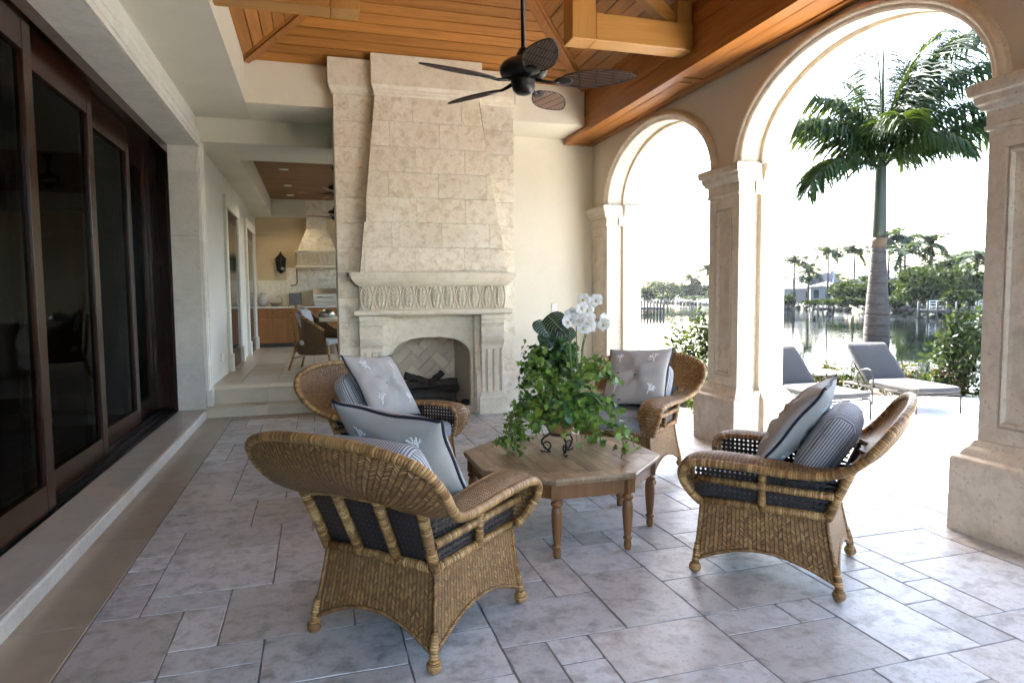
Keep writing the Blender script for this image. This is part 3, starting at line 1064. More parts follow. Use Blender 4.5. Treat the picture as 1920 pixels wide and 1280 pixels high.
# ---------------------------------------------------------------- kitchen ceiling and walls
kc = root('kitchen_ceiling', 'plaster ceiling with dark wood coffer over the kitchen', 'ceiling', (1, 14, 3.57))
CK0, CK1, CKY0, CKY1 = -1.02, 3.0, 10.6, 17.55
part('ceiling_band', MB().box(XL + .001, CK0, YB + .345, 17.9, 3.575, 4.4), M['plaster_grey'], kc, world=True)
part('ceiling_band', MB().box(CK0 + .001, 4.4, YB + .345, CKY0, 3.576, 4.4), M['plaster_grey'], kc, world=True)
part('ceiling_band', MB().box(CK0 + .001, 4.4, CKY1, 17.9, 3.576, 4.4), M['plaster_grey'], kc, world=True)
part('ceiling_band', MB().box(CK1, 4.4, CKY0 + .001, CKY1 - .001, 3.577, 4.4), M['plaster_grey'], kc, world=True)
y = CKY0 + .002
while y < CKY1 - .02:
    L = min(.14, CKY1 - .002 - y)
    part('coffer_board', MB().box(CK0 + .002, CK1 - .002, y + .002, y + L - .002, 4.0, 4.02, .003), M['kwood'], kc, world=True)
    y += L
part('coffer_backing', MB().box(CK0 + .003, CK1 - .003, CKY0 + .003, CKY1 - .003, 4.025, 4.05), M['groove'], kc, world=True)
for yy, lb in ((13.5, 'lit round ceiling light nearest the dining chair'), (15.4, 'lit round ceiling light in the middle of the kitchen coffer'), (16.8, 'lit round ceiling light closest to the kitchen wall')):
    downlight((-.53, yy, 3.998), (0, 0, -1), lb, 'kitchen ceiling lights', .09, True)
kw = root('kitchen_wall', 'tan plaster kitchen end wall behind the range hood', 'wall', (0, 17.9, KZ))
part('plaster', MB().box(XL + .001, 4.5, 17.9, 18.1, -.1, 4.4), M['plaster_kitchen'], kw, world=True)
part('splash_panel', MB().box(XL + .002, -.72, 17.885, 17.899, 1.36, 2.0, .004), M['carve'], kw, world=True)
part('splash_panel', MB().box(-.715, .9, 17.885, 17.899, 1.36, 2.32, .004), M['fire'], kw, world=True)

# ---------------------------------------------------------------- roof, out of view, added to keep the sun off porch and kitchen
rf = root('sun_blocking_roof', 'unseen roof added over porch and kitchen to block the sun', 'roof', (1, 8, 5))
mb = MB()
mb.add([(4.70, -3.2, 4.70), (4.70, 18.4, 4.70), (-8.0, 18.4, 4.80), (-8.0, -3.2, 4.80), (1.45, 0.4, 6.3), (1.45, 15.0, 6.3)],
       [(0, 1, 5, 4), (1, 2, 5), (2, 3, 4, 5), (3, 0, 4)])
mb.box(4.615, 4.70, -3.2, 18.4, 4.60, 4.70)
part('roof_shell', mb, M['hroof'], rf, world=True)
# ================================================================== ARCADE
ar = root('stone_arcade', 'stone arcade of panelled piers and round arches facing the lake', 'arcade', (4.3, 4, 0))
PIERS = [(8.87, 9.43), (5.74, 6.26), (2.67, 3.19), (-.40, .12), (-3.2, -2.9)]
ZSP = 2.845
ZTOP = 4.60


def rect_loft(x0, x1, y0, y1, prof, keep=(1, 1, 1, 1)):
    """prof: (z, offset); keep scales the offset on the -x,+x,-y,+y side"""
    rings = []
    for z, o in prof:
        rings.append([(x0 - o * keep[0], y0 - o * keep[2], z), (x1 + o * keep[1], y0 - o * keep[2], z), (x1 + o * keep[1], y1 + o * keep[3], z), (x0 - o * keep[0], y1 + o * keep[3], z)])
    return MB().loft(rings)


CAP = [(2.545, .0), (2.55, .018), (2.575, .022), (2.58, .012), (2.665, .014), (2.675, .035), (2.70, .045), (2.715, .06), (2.755, .064), (2.765, .085), (2.785, .09), (2.83, .092), (2.838, .084), (2.842, .084)]
PLN = [(.0, .105), (.47, .105), (.485, .098), (.492, .085), (.50, .07), (.53, .055), (.545, .045), (.56, .03), (.60, .012), (.605, .0)]
for k, (y0, y1) in enumerate(PIERS):
    first = k == 0
    kp = (1, .12, 1, 0 if first else 1)
    ko = (.12, 1, 1, 0 if first else 1)
    yb = y1 - .002 if first else y1
    p = part('pier', MB().box(4.16, 4.40, y0 + .05, yb - (0 if first else .05), 0, ZSP), M['pier'], ar, world=True)
    # inner pilaster with a sunk panel on the porch face
    xi, xo = 4.06, 4.228
    m = .115 if not first else .10
    pz0, pz1 = .70, 2.43
    P0, P1 = y0 + m, yb - m
    mb = MB()
    # porch face as a frame round the panel
    for a, b, c, d in ((y0, P0, .60, 2.55), (P1, yb, .60, 2.55), (P0, P1, .60, pz0), (P0, P1, pz1, 2.55)):
        mb.add([(xi, a, c), (xi, a, d), (xi, b, d), (xi, b, c)], [(0, 1, 2, 3)])
    mb.add([(xi, y0, .60), (xo, y0, .60), (xo, y0, 2.55), (xi, y0, 2.55)], [(0, 1, 2, 3)])
    mb.add([(xi, yb, .60), (xi, yb, 2.55), (xo, yb, 2.55), (xo, yb, .60)], [(0, 1, 2, 3)])
    mb.add([(xo, y0, .60), (xo, yb, .60), (xo, yb, 2.55), (xo, y0, 2.55)], [(0, 1, 2, 3)])
    # panel: groove, ogee, flat field
    rings = []
    for inset, dep in ((0, 0), (.004, .014), (.014, .016), (.018, .002), (.028, -.004), (.038, .004), (.045, .016), (.07, .020)):
        rings.append([(xi + dep, P0 + inset, pz0 + inset), (xi + dep, P1 - inset, pz0 + inset), (xi + dep, P1 - inset, pz1 - inset), (xi + dep, P0 + inset, pz1 - inset)])
    mb2 = MB().loft(rings, True, False)
    q = rings[-1]
    mb2.add(q, [(0, 3, 2, 1)])
    part('pilaster', mb, M['pier'], p, world=True)
    part('panel', mb2, M['pier'], p, world=True)
    part('pilaster', MB().box(4.318, 4.61, y0, yb, .60, 2.55, .003), M['pier'], p, world=True)
    part('capital', rect_loft(xi, xo, y0, yb, CAP, kp), M['pier'], p, world=True)
    part('capital', rect_loft(4.318, 4.61, y0, yb, CAP, ko), M['pier'], p, world=True)
    part('capital_block', MB().box(4.235, 4.312, y0 - .03, yb + (0 if first else .03), 2.55, ZSP - .004), M['pier'], p, world=True)
    part('plinth', rect_loft(xi, xo, y0, yb, PLN, kp), M['pier'], p, world=True)
    part('plinth', rect_loft(4.318, 4.61, y0, yb, PLN, ko), M['pier'], p, world=True)
    part('plinth_block', MB().box(4.24, 4.306, y0 - .045, yb + (0 if first else .045), .0, .56), M['pier'], p, world=True)
    if k == 2:
        part('switch_plate', MB().box(xi + .008, xi + .024, 2.80, 2.89, 1.30, 1.50, .002), M['bronze'], p, world=True)
        part('switch_toggle', MB().box(xi - .002, xi + .008, 2.835, 2.855, 1.38, 1.42, .002), M['steel'], p, world=True)


def arch_slab(x0, x1, yc, a, b, zs, zt, yl, yr, n=40):
    mb = MB()
    pts = [(yc - a * math.cos(PI * i / n), zs + b * math.sin(PI * i / n)) for i in range(n + 1)]
    top = [(yl + (yr - yl) * i / n, zt) for i in range(n + 1)]
    V, F = [], []
    for i in range(n + 1):
        V += [(x0, *pts[i]), (x1, *pts[i]), (x0, *top[i]), (x1, *top[i])]
    for i in range(n):
        q = 4 * i
        F += [(q, q + 2, q + 6, q + 4), (q + 1, q + 5, q + 7, q + 3)]
    mb.add(V, F)
    mb.add(V, [(4 * i, 4 * i + 4, 4 * i + 5, 4 * i + 1) for i in range(n)], None, True)
    # haunches beside the springing
    for y0, y1 in ((yl, yc - a), (yc + a, yr)):
        if y1 - y0 > .001:
            yy = yl if y0 == yl else yr
            e = pts[0] if y0 == yl else pts[-1]
            for x, fl in ((x0, 0), (x1, 1)):
                mb.add([(x, yy, zs), (x, e[0], zs), (x, yy, zt)], [(0, 1, 2) if (y0 == yl) == bool(fl) else (0, 2, 1)])
    return mb


def archivolt(x, yc, a, b, zs, prof, n=56):
    rings = []
    for i in range(n + 1):
        th = PI * i / n
        ny, nz = -math.cos(th) / a, math.sin(th) / b
        l = math.hypot(ny, nz); ny /= l; nz /= l
        y, z = yc - a * math.cos(th), zs + b * math.sin(th)
        rings.append([(x - o, y + ny * r, z + nz * r) for r, o in prof])
    return MB().loft(rings, True, True, True)


AV = [(-.002, -.03), (-.002, .012), (.010, .016), (.014, .024), (.030, .026), (.036, .034), (.050, .048), (.068, .053), (.084, .046), (.094, .030), (.098, .012), (.112, .010), (.114, -.03)]
for i in range(4):
    yl0, yr0 = PIERS[i + 1][1], PIERS[i][0]
    yc, a = (yl0 + yr0) / 2, (yr0 - yl0) / 2
    yl = sum(PIERS[i + 1]) / 2
    yr = sum(PIERS[i]) / 2 if i else YB - .003
    b = .815
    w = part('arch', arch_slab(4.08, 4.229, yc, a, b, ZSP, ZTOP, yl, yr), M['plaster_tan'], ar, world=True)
    part('intrados_groove', arch_slab(4.23, 4.317, yc, a + .045, b + .045, ZSP, ZTOP - .01, yl, yr), M['pier'], w, world=True)
    part('outer_ring', arch_slab(4.318, 4.60, yc, a, b, ZSP, ZTOP - .005, yl, yr), M['pier'], w, world=True)
    part('archivolt', archivolt(4.08, yc, a, b, ZSP, AV), M['pier'], w, world=True)
# ================================================================== FIREPLACE
FX = 1.405
fp = root('stone_fireplace', 'tall carved limestone fireplace with tapering hood and mantel', 'fireplace', (FX, 8.9, 0))


def F_(name, mb, mat='fire', parent=None):
    return part(name, mb, M[mat], parent or fp, world=True)


WX0, WX1, WY = .262, 2.548, 8.50
# backing of the breast, split round the firebox
mb = MB().box(WX0 + .03, .80, WY + .035, 9.29, 0, 4.44).box(2.01, WX1 - .03, WY + .035, 9.29, 0, 4.44).box(.801, 2.009, WY + .20, 9.29, 1.2, 4.44)
F_('backing', mb, 'joint')
# wing blocks left and right (and their side returns)
CH = .3085
zs = [.62 + CH * i for i in range(11)] + [4.06]
zs = [0.0, .31] + zs


def clipx(x, z):
    return x


def hood_l(z):
    t = (z - 1.86) / (4.02 - 1.86)
    return .522 + (.752 - .522) * t


def hood_r(z):
    t = (z - 1.86) / (4.02 - 1.86)
    return 2.405 + (2.055 - 2.405) * t


def hood_y(z):
    t = (z - 1.86) / (4.02 - 1.86)
    return 8.335 + .06 * t


for i in range(len(zs) - 1):
    z0, z1 = zs[i] + .0016, zs[i + 1] - .0016
    if z1 - z0 < .02: continue
    F_('block', MB().box(WX0, .90, WY, WY + .22, z0, z1, .0015))
    F_('block', MB().box(1.99, WX1, WY, WY + .22, z0, z1, .0015))
    F_('block', MB().box(WX0 + .002, .5, WY + .222, 9.298, z0, z1, .0015))
# wing base and cap mouldings
for x0, x1, kp in ((WX0, .86, (1, 0, 1, 0)), (2.0, WX1, (0, 1, 1, 0))):
    F_('wing_base', rect_loft(x0, x1, WY, 8.9, [(.0, .055), (.52, .055), (.55, .03), (.60, .022), (.63, .0)], kp))
    F_('wing_cap', rect_loft(x0, x1, WY, 9.2, [(4.02, .002), (4.03, .018), (4.05, .02), (4.06, .03), (4.08, .034), (4.09, .045), (4.12, .05), (4.125, .06), (4.44, .06)], kp), 'carve')
# hood of coursed blocks
mb = MB()
r0 = [(hood_l(1.86) + .02, hood_y(1.86) + .02, 1.8), (hood_r(1.86) - .02, hood_y(1.86) + .02, 1.8), (hood_r(1.86) - .02, 8.66, 1.8), (hood_l(1.86) + .02, 8.66, 1.8)]
r1 = [(hood_l(4.02) + .02, hood_y(4.02) + .02, 4.3), (hood_r(4.02) - .02, hood_y(4.02) + .02, 4.3), (hood_r(4.02) - .02, 8.66, 4.3), (hood_l(4.02) + .02, 8.66, 4.3)]
F_('hood_core', MB().loft([r0, r1]), 'joint')
hz = [1.858 + .309 * i for i in range(8)]
for i in range(7):
    z0, z1 = hz[i] + .0016, hz[i + 1] - .0016
    xs = [-9]
    x = .58 + (.31 if i % 2 else .0) + (0.03 if i % 3 else 0)
    while x < 2.5:
        xs.append(x)
        x += .625
    xs.append(9)
    for a, b in zip(xs, xs[1:]):
        la0, la1 = max(a + .0016, hood_l(z0)), max(a + .0016, hood_l(z1))
        rb0, rb1 = min(b - .0016, hood_r(z0)), min(b - .0016, hood_r(z1))
        if rb0 - la0 < .015 or rb1 - la1 < .004: continue
        mb = MB()
        ch = .0012
        f = [(la0, hood_y(z0), z0), (rb0, hood_y(z0), z0), (rb1, hood_y(z1), z1), (la1, hood_y(z1), z1)]
        bk = [(x_, 8.52 if (la0 <= hood_l(z0) + 1e-6 or rb0 >= hood_r(z0) - 1e-6) else 8.42, z_) for x_, y_, z_ in f]
        c = Vector((0, 0, 0))
        cx, cz = sum(p[0] for p in f) / 4, (z0 + z1) / 2
        fr = [(p[0] + (ch if p[0] < cx else -ch), p[1] - .0012, p[2] + (ch if p[2] < cz else -ch)) for p in f]
        mb.loft([fr, f, bk])
        F_('block', mb)
F_('hood_cap', rect_loft(hood_l(4.02), hood_r(4.02), hood_y(4.02), 8.6, [(4.015, .002), (4.03, .010), (4.06, .012), (4.07, .020), (4.10, .023), (4.115, .032), (4.13, .038), (4.135, .042), (4.50, .042)], (1, 1, 1, 0)), 'carve')
# mantel: ledge, frieze with leaves, cornice
MX0, MX1, MYF = .50, 2.40, 8.37
F_('mantel_ledge', rect_loft(MX0, MX1, MYF, 8.9, [(1.318, .02), (1.325, .05), (1.338, .062), (1.36, .066), (1.378, .062), (1.388, .05), (1.392, .01)], (1, 1, 1, 0)), 'carve')
F_('frieze', MB().box(MX0 + .01, MX1 - .01, MYF + .012, 8.9, 1.393, 1.70), 'carve')
F_('cornice', rect_loft(MX0, MX1, MYF, 8.9, [(1.692, .0), (1.70, .016), (1.715, .03), (1.735, .052), (1.75, .06), (1.752, .072), (1.775, .078), (1.78, .09), (1.815, .095), (1.82, .108), (1.852, .11), (1.857, .104)], (1, 1, 1, 0)), 'carve')


def acanthus(p=.172):
    """one carved leaf: ribbed centre, curling lobes on both sides, and the flaring stems that part it from the next"""
    mb = MB()
    H_ = .278
    for s in (-1, 1):
        pts, rr = [], []
        for i in range(13):
            t = i / 12
            x = s * (p / 2 - .007 - .034 * abs(2 * t - 1) ** 2.0)
            pts.append((x, -.006 - .010 * abs(2 * t - 1), -H_ / 2 + H_ * t))
            rr.append(.0062 + .003 * abs(2 * t - 1))
        mb.tube(pts, rr, 6)
        mb.tube([(s * (p / 2 - .042), -.012, H_ * .5), (s * (p / 2 - .030), -.024, H_ * .47), (s * (p / 2 - .034), -.016, H_ * .40)], [.006, .012, .004], 6)
        for q in range(5):
            z0 = -H_ * .42 + q * H_ * .165
            w = (.030, .040, .043, .038, .026)[q]
            mb.tube([(s * .003, -.010, z0 - .004), (s * w * .55, -.020, z0 + .020), (s * w, -.016, z0 + .048), (s * w * .92, -.006, z0 + .062)], [.005, .0115, .010, .003], 6)
            mb.tube([(s * .003, -.014, z0 + .012), (s * w * .40, -.024, z0 + .040), (s * w * .58, -.016, z0 + .066)], [.003, .006, .002], 5)
    mb.tube([(0, -.010, -H_ * .49), (0, -.024, -H_ * .1), (0, -.022, H_ * .30), (0, -.012, H_ * .46)], [.004, .0065, .0055, .003], 6)
    mb.tube([(-.020, -.008, H_ * .46), (0, -.022, H_ * .485), (.020, -.008, H_ * .46)], [.004, .009, .004], 6)
    return mb


leafmb = acanthus()
leafme = leafmb.mesh('acanthus_leaf')
leafme.materials.append(M['carve'])
NL = 11
frz = fp
for i in range(NL):
    o = part('acanthus_leaf', None, None, fp, me=leafme)
    o.location = Vector((MX0 + .095 + (MX1 - MX0 - .19) * i / (NL - 1), MYF + .012, 1.545)) - fp.location
# pilaster legs
for x0, x1 in ((.495, .795), (2.05, 2.375)):
    yb = 8.7
    lg = F_('leg', MB().box(x0 + .02, x1 - .02, 8.448, yb, .28, .905), 'carve')
    F_('leg_base', rect_loft(x0 + .01, x1 - .01, 8.44, yb, [(.0, .035), (.21, .035), (.225, .02), (.262, .012), (.278, .0)], (1, 1, 1, 0)), 'carve', lg)
    n = 3
    wv = (x1 - x0 - .06) / n
    # flutes: strips standing proud beside sunk round channels
    for k in range(n + 1):
        c = x0 + .03 + wv * k
        F_('flute_fillet', MB().box(c - (.030 if 0 < k < n else .018), c + (.030 if 0 < k < n else .018), 8.426, 8.4475, .30, .86, .006), 'carve', lg)
    F_('flute_band', MB().box(x0 + .012, x1 - .012, 8.425, 8.4478, .861, .906, .004), 'carve', lg)
    # corbel scroll
    prof = [(8.448, .908), (8.425, .908), (8.415, .93), (8.392, .955), (8.376, .99), (8.372, 1.03), (8.384, 1.075), (8.404, 1.11), (8.410, 1.15), (8.400, 1.185), (8.385, 1.20), (8.385, 1.245), (8.372, 1.25), (8.372, 1.316), (8.7, 1.316), (8.7, .908)]
    mb = MB().prism(prof, 'x', x0 + .008, x1 - .008)
    F_('corbel', mb, 'carve', lg)
    F_('corbel_band', MB().box(x0, x1, 8.366, 8.39, 1.254, 1.312, .004), 'carve', lg)
# surround slab with arched opening
SY = 8.60
ax0, ax1, spr, rise, zbot = .905, 1.955, .74, .285, .09
poly = [(.78, zbot), (ax0, zbot)]
acx, aw = (ax0 + ax1) / 2, (ax1 - ax0) / 2
arc = []
n = 28
for i in range(n + 1):
    th = PI - PI * i / n
    # basket-handle arch
    cxx, szz = math.cos(th), math.sin(th)
    arc.append((acx + aw * math.copysign(abs(cxx) ** .78, cxx), spr + rise * abs(szz) ** .86))
mb = MB()
top = 1.318
V = []
for (x_, z_) in arc:
    V += [(x_, SY, z_), (x_, SY + .10, z_), (.78 + (2.07 - .78) * (x_ - ax0) / (ax1 - ax0), SY, top)]
mb.add(V, [(3 * i, 3 * i + 3, 3 * i + 5, 3 * i + 2) for i in range(n)] + [(3 * i, 3 * i + 1, 3 * i + 4, 3 * i + 3) for i in range(n)])
for a, b, e in ((.78, ax0, ax0), (ax1, 2.07, ax1)):
    xs_ = (a, b)
    mb.add([(a, SY, 0), (b, SY, 0), (b, SY, spr if b == ax0 else top), (a, SY, top if a == .78 else spr)], [(0, 1, 2, 3)])
    mb.add([(e, SY, zbot), (e, SY + .1, zbot), (e, SY + .1, spr), (e, SY, spr)], [(0, 1, 2, 3)])
mb.add([(ax0, SY, 0), (ax1, SY, 0), (ax1, SY, zbot), (ax0, SY, zbot)], [(0, 1, 2, 3)])
F_('surround', mb, 'carve')
# firebox
fb = F_('firebox', MB().add([(.84, SY + .1, zbot), (2.0, SY + .1, zbot), (1.86, 9.22, zbot), (.98, 9.22, zbot), (.84, SY + .1, 1.19), (2.0, SY + .1, 1.19), (1.86, 9.22, 1.19), (.98, 9.22, 1.19)],
                           [(0, 1, 2, 3), (4, 7, 6, 5), (1, 5, 6, 2), (0, 3, 7, 4), (2, 6, 7, 3)]), 'soot')
F_('hearth_floor', MB().box(ax0 - .04, ax1 + .03, SY + .002, SY + .30, .02, zbot + .001), 'carve')
# herringbone firebricks on the back wall: set at 45 degrees
bw_, bl_ = .125, .25
yb = 9.205


def brick(cx, cz, horiz):
    w, h = (bl_, bw_) if horiz else (bw_, bl_)
    c = math.sqrt(.5)
    cs = []
    g = .003
    for sx, sz in ((-1, -1), (1, -1), (1, 1), (-1, 1)):
        a, b = sx * (w / 2 - g), sz * (h / 2 - g)
        cs.append((cx + c * a - c * b, cz + c * a + c * b))
    lo, hi = (.985, 1.855), (zbot, 1.185)
    out = cs
    for axis, lim, sgn in ((0, lo[0], 1), (0, lo[1], -1), (1, hi[0], 1), (1, hi[1], -1)):
        res = []
        for i in range(len(out)):
            p, q = out[i], out[(i + 1) % len(out)]
            ip, iq = sgn * (p[axis] - lim) >= 0, sgn * (q[axis] - lim) >= 0
            if ip: res.append(p)
            if ip != iq:
                t = (lim - p[axis]) / (q[axis] - p[axis])
                res.append((p[0] + (q[0] - p[0]) * t, p[1] + (q[1] - p[1]) * t))
        out = res
        if len(out) < 3: return
    area = abs(sum(out[i][0] * out[(i + 1) % len(out)][1] - out[(i + 1) % len(out)][0] * out[i][1] for i in range(len(out)))) / 2
    if area < .0006: return
    d = random.uniform(0, .003)
    F_('firebrick', MB().prism(out, 'y', yb - .012 - d, yb + .005), 'firebrick', fb)


# herringbone lattice in the turned frame (u,v), cell = bw_
rot = math.sqrt(.5)
for i in range(-16, 17):
    for j in range(-16, 17):
        # horizontal brick covers (i,j),(i+1,j) when (i - j) % 4 == 0; vertical covers (i,j),(i,j+1) when (i - j) % 4 == 3 ... classic herringbone
        if (i - j) % 4 == 0:
            u, v = (i + 1) * bw_, (j + .5) * bw_
            hz_ = True
        elif (i - j) % 4 == 2:
            u, v = (i + .5) * bw_, (j + 0) * bw_
            hz_ = False
        else:
            continue
        cx, cz = FX + .02 + rot * (u - v), .62 + rot * (u + v)
        if .8 < cx < 2.05 and -.05 < cz < 1.35:
            brick(cx, cz, hz_)


def log(name, a, b, r, label, seed, branch=None):
    rs = random.Random(seed)
    a, b = Vector(a), Vector(b)
    mb = MB()
    pts, rr = [], []
    for i in range(9):
        t = i / 8
        pts.append(a.lerp(b, t) + Vector((rs.uniform(-.008, .008), rs.uniform(-.008, .008), rs.uniform(-.006, .006))))
        rr.append(r * (1 + rs.uniform(-.13, .13)))
    mb.tube(pts, rr, 9)
    mb.v = [(p[0] + rs.uniform(-.006, .006), p[1] + rs.uniform(-.006, .006), p[2] + rs.uniform(-.006, .006)) for p in mb.v]
    if branch:
        mb.tube([a.lerp(b, .45), a.lerp(b, .45) + Vector(branch)], [r * .8, r * .45], 7)
    o = part(name, mb, M['log'])
    return tag(o, label, 'log', 'charred logs in the firebox')


log('charred_log', (1.02, 8.90, .21), (1.80, 8.86, .20), .085, 'charred log lowest and nearest on the grate', 1)
log('charred_log', (.98, 9.06, .24), (1.86, 9.03, .29), .08, 'charred log lying behind along the brick back', 2)
log('charred_log', (1.10, 8.94, .36), (1.84, 8.98, .36), .06, 'long charred log resting on top of the pile', 3)
log('charred_log', (1.12, 8.98, .49), (1.40, 8.90, .40), .05, 'short charred log tilted down in the middle', 4)
log('charred_log', (1.64, 9.02, .50), (1.44, 8.86, .38), .045, 'forked charred log leaning at the top of the pile', 5, (.10, .03, .05))
gr = root('fire_grate', 'black iron grate holding the charred logs', 'grate', (1.42, 8.95, zbot))
for i in range(6):
    x = 1.05 + i * .15
    part('grate_bar', MB().tube([(x, 8.80, .15), (x, 8.80, .115), (x, 9.1, .115), (x, 9.1, .16)], .009, 6), M['iron'], gr, world=True)
part('front_bar', MB().tube([(.98, 8.80, .118), (1.86, 8.80, .118)], .011, 6), M['iron'], gr, world=True)
for x in (1.0, 1.84):
    for y in (8.80, 9.1):
        part('foot', MB().tube([(x, y, .118), (x, y, zbot)], .010, 6), M['iron'], gr, world=True)
gk = root('gas_key_valve', 'small black lidded pan on the firebox floor beside the logs', 'pan', (1.90, 8.72, zbot))
part('body', MB().lathe([(.055, .002), (.06, .03), (.055, .06), (.02, .075), (.006, .08)], 14), M['black'], gk)
part('rim', MB().lathe([(.062, .052), (.066, .058), (.062, .064)], 14), M['iron'], gk)
# ================================================================== OUTSIDE
deck_poly = [(4.664, -9), (17, -9), (12.2, 4.8), (9.35, 7.35), (8.2, 7.95), (6.9, 8.45), (5.75, 8.2), (5.2, 7.45), (4.664, 6.65)]
mb = MB().prism(deck_poly, 'z', -.16, -.012)
deck = struct('pool_deck', mb, M['grout'])


def in_poly(x, y, poly):
    c = False
    n = len(poly)
    for i in range(n):
        x1, y1 = poly[i]; x2, y2 = poly[(i + 1) % n]
        if (y1 > y) != (y2 > y) and x < (x2 - x1) * (y - y1) / (y2 - y1) + x1:
            c = not c
    return c


# large pale slabs on the deck, cut along its edge
def clip_poly(sub, clip):
    out = sub
    n = len(clip)
    for i in range(n):
        a, b = clip[i], clip[(i + 1) % n]
        res = []
        side = lambda p: (b[0] - a[0]) * (p[1] - a[1]) - (b[1] - a[1]) * (p[0] - a[0])
        for k in range(len(out)):
            p, q = out[k], out[(k + 1) % len(out)]
            sp, sq = side(p), side(q)
            if sp >= 0: res.append(p)
            if (sp >= 0) != (sq >= 0):
                t = sp / (sp - sq)
                res.append((p[0] + (q[0] - p[0]) * t, p[1] + (q[1] - p[1]) * t))
        out = res
        if len(out) < 3: return []
    return out


S = .90
for i in range(9):
    for j in range(13):
        x0, y0 = 4.668 + i * S, -3.2 + j * S
        sq = [(x0 + .002, y0 + .002), (x0 + S - .002, y0 + .002), (x0 + S - .002, y0 + S - .002), (x0 + .002, y0 + S - .002)]


        q = clip_poly(sq, deck_poly)
        if len(q) > 2:
            part('paving_slab', MB().prism(q, 'z', -.03, -.004 + random.uniform(-.0008, .0008)), M['deck'], deck)

shore = [(-40, 40), (0, 19), (4.5, 15.2), (7.1, 12.9), (8.1, 12.0), (9.2, 11.0), (9.75, 10.3), (9.95, 9.6), (9.95, 8.9), (9.95, 8.1), (10.4, 7.0), (12.8, 4.6), (17.5, -9), (30, -40)]
land = shore + [(-60, -40), (-60, 40)]
mb = MB()
mb.prism(land[::-1], 'z', -2.4, -.055)
garden = struct('garden_ground', mb, M['grass'])
# planted bed of soil just outside the arches
bed = [(4.662, 6.68), (5.18, 7.5), (5.72, 8.26), (6.9, 8.52), (8.24, 8.02), (9.4, 7.42), (9.8, 8.1), (9.8, 9.5), (9.0, 10.9), (7.0, 12.6), (4.662, 13.2)]
struct('planting_bed', MB().prism(bed, 'z', -.2, -.03), M['soilbank'])
wall_pts = shore[1:13]
mb = MB()
for a, b in zip(wall_pts, wall_pts[1:]):
    mb.add([(a[0], a[1], -2.4), (b[0], b[1], -2.4), (b[0], b[1], -.02), (a[0], a[1], -.02), (a[0] - .2, a[1] - .15, -.02), (b[0] - .2, b[1] - .15, -.02)], [(0, 1, 2, 3), (3, 2, 5, 4)])
sw = part('sea_wall', mb, M['rock'])
tag(sw, 'low grey stone sea wall at the end of the garden', 'wall')

WZ = -1.8
struct('lake_water', MB().add([(-600, -300, WZ), (700, -300, WZ), (700, 900, WZ), (-600, 900, WZ)], [(0, 1, 2, 3)]), M['water'])


# ------------------------------------------------------------------ foliage helpers
def leaf_cloud(centers, radii, n, size, rs, aspect=.55, flat=0.0, tri=False, fold=.25):
    """n pointed leaves scattered round centres; returns V, F (quads)"""
    centers = np.asarray(centers, float); radii = np.asarray(radii, float)
    k = rs.integers(0, len(centers), n)
    d = rs.normal(size=(n, 3)); d /= np.linalg.norm(d, axis=1)[:, None]
    r = rs.random(n) ** .42
    P = centers[k] + d * r[:, None] * radii[k]
    # leaf axes: mostly outwards
    ax = d * .7 + rs.normal(size=(n, 3)) * .7
    ax[:, 2] -= flat
    ax /= np.linalg.norm(ax, axis=1)[:, None]
    t = rs.normal(size=(n, 3)); sd = np.cross(ax, t); sd /= np.linalg.norm(sd, axis=1)[:, None] + 1e-9
    nn = np.cross(ax, sd)
    L = size * (.6 + .8 * rs.random(n))[:, None]
    W = L * aspect
    a = P; b = P + ax * L * .45 + sd * W * .5 + nn * L * fold * .3; c = P + ax * L; e = P + ax * L * .45 - sd * W * .5 + nn * L * fold * .3
    V = np.stack([a, b, c, e], 1).reshape(-1, 3)
    F = np.arange(4 * n).reshape(n, 4)
    return V, F


def clumps(rs, n, c, rad, lo=.35, hi=1.0, up=.0):
    d = rs.normal(size=(n, 3)); d /= np.linalg.norm(d, axis=1)[:, None]
    d[:, 2] = np.abs(d[:, 2]) * (1 if up else 1) * np.where(rs.random(n) < .8, 1, -.5)
    return np.asarray(c) + d * (lo + (hi - lo) * rs.random((n, 1)) ** .6) * np.asarray(rad)


def shrub(name, label, loc, rad, n, size, mat, seed, group=None, nc=16, aspect=.5, cat='shrub', stems=7, blossoms=0, bmat=None, flat=0.0):
    rs = np.random.default_rng(seed)
    r = root(name, label, cat, loc, group=group)
    rad = np.asarray(rad, float)
    cc = clumps(rs, nc, (0, 0, rad[2] * .35), rad * .85, .3, 1.0)
    cc[:, 2] = np.maximum(cc[:, 2], .06)
    V, F = leaf_cloud(cc, np.tile(rad * .34, (nc, 1)), n, size, rs, aspect, flat)
    V[:, 2] = np.maximum(V[:, 2], -.02)
    part('foliage', None, mat, r, me=np_mesh('foliage', V, F), kind='stuff')
    mb = MB()
    for k in range(min(stems, nc)):
        q = cc[k]
        mb.tube([(q[0] * .1, q[1] * .1, -.04), (q[0] * .5, q[1] * .5, q[2] * .55), tuple(q)], [.012, .008, .003], 5)
    part('stem', mb, M['twig'], r)
    if blossoms:
        k = rs.integers(0, nc, max(3, nc // 3))
        V, F = leaf_cloud(cc[k] + np.array([0, 0, rad[2] * .22]), np.tile(rad * .22, (len(k), 1)), blossoms, size * .75, rs, .8)
        part('blossom', None, bmat, r, me=np_mesh('blossom', V, F), kind='stuff')
    return r


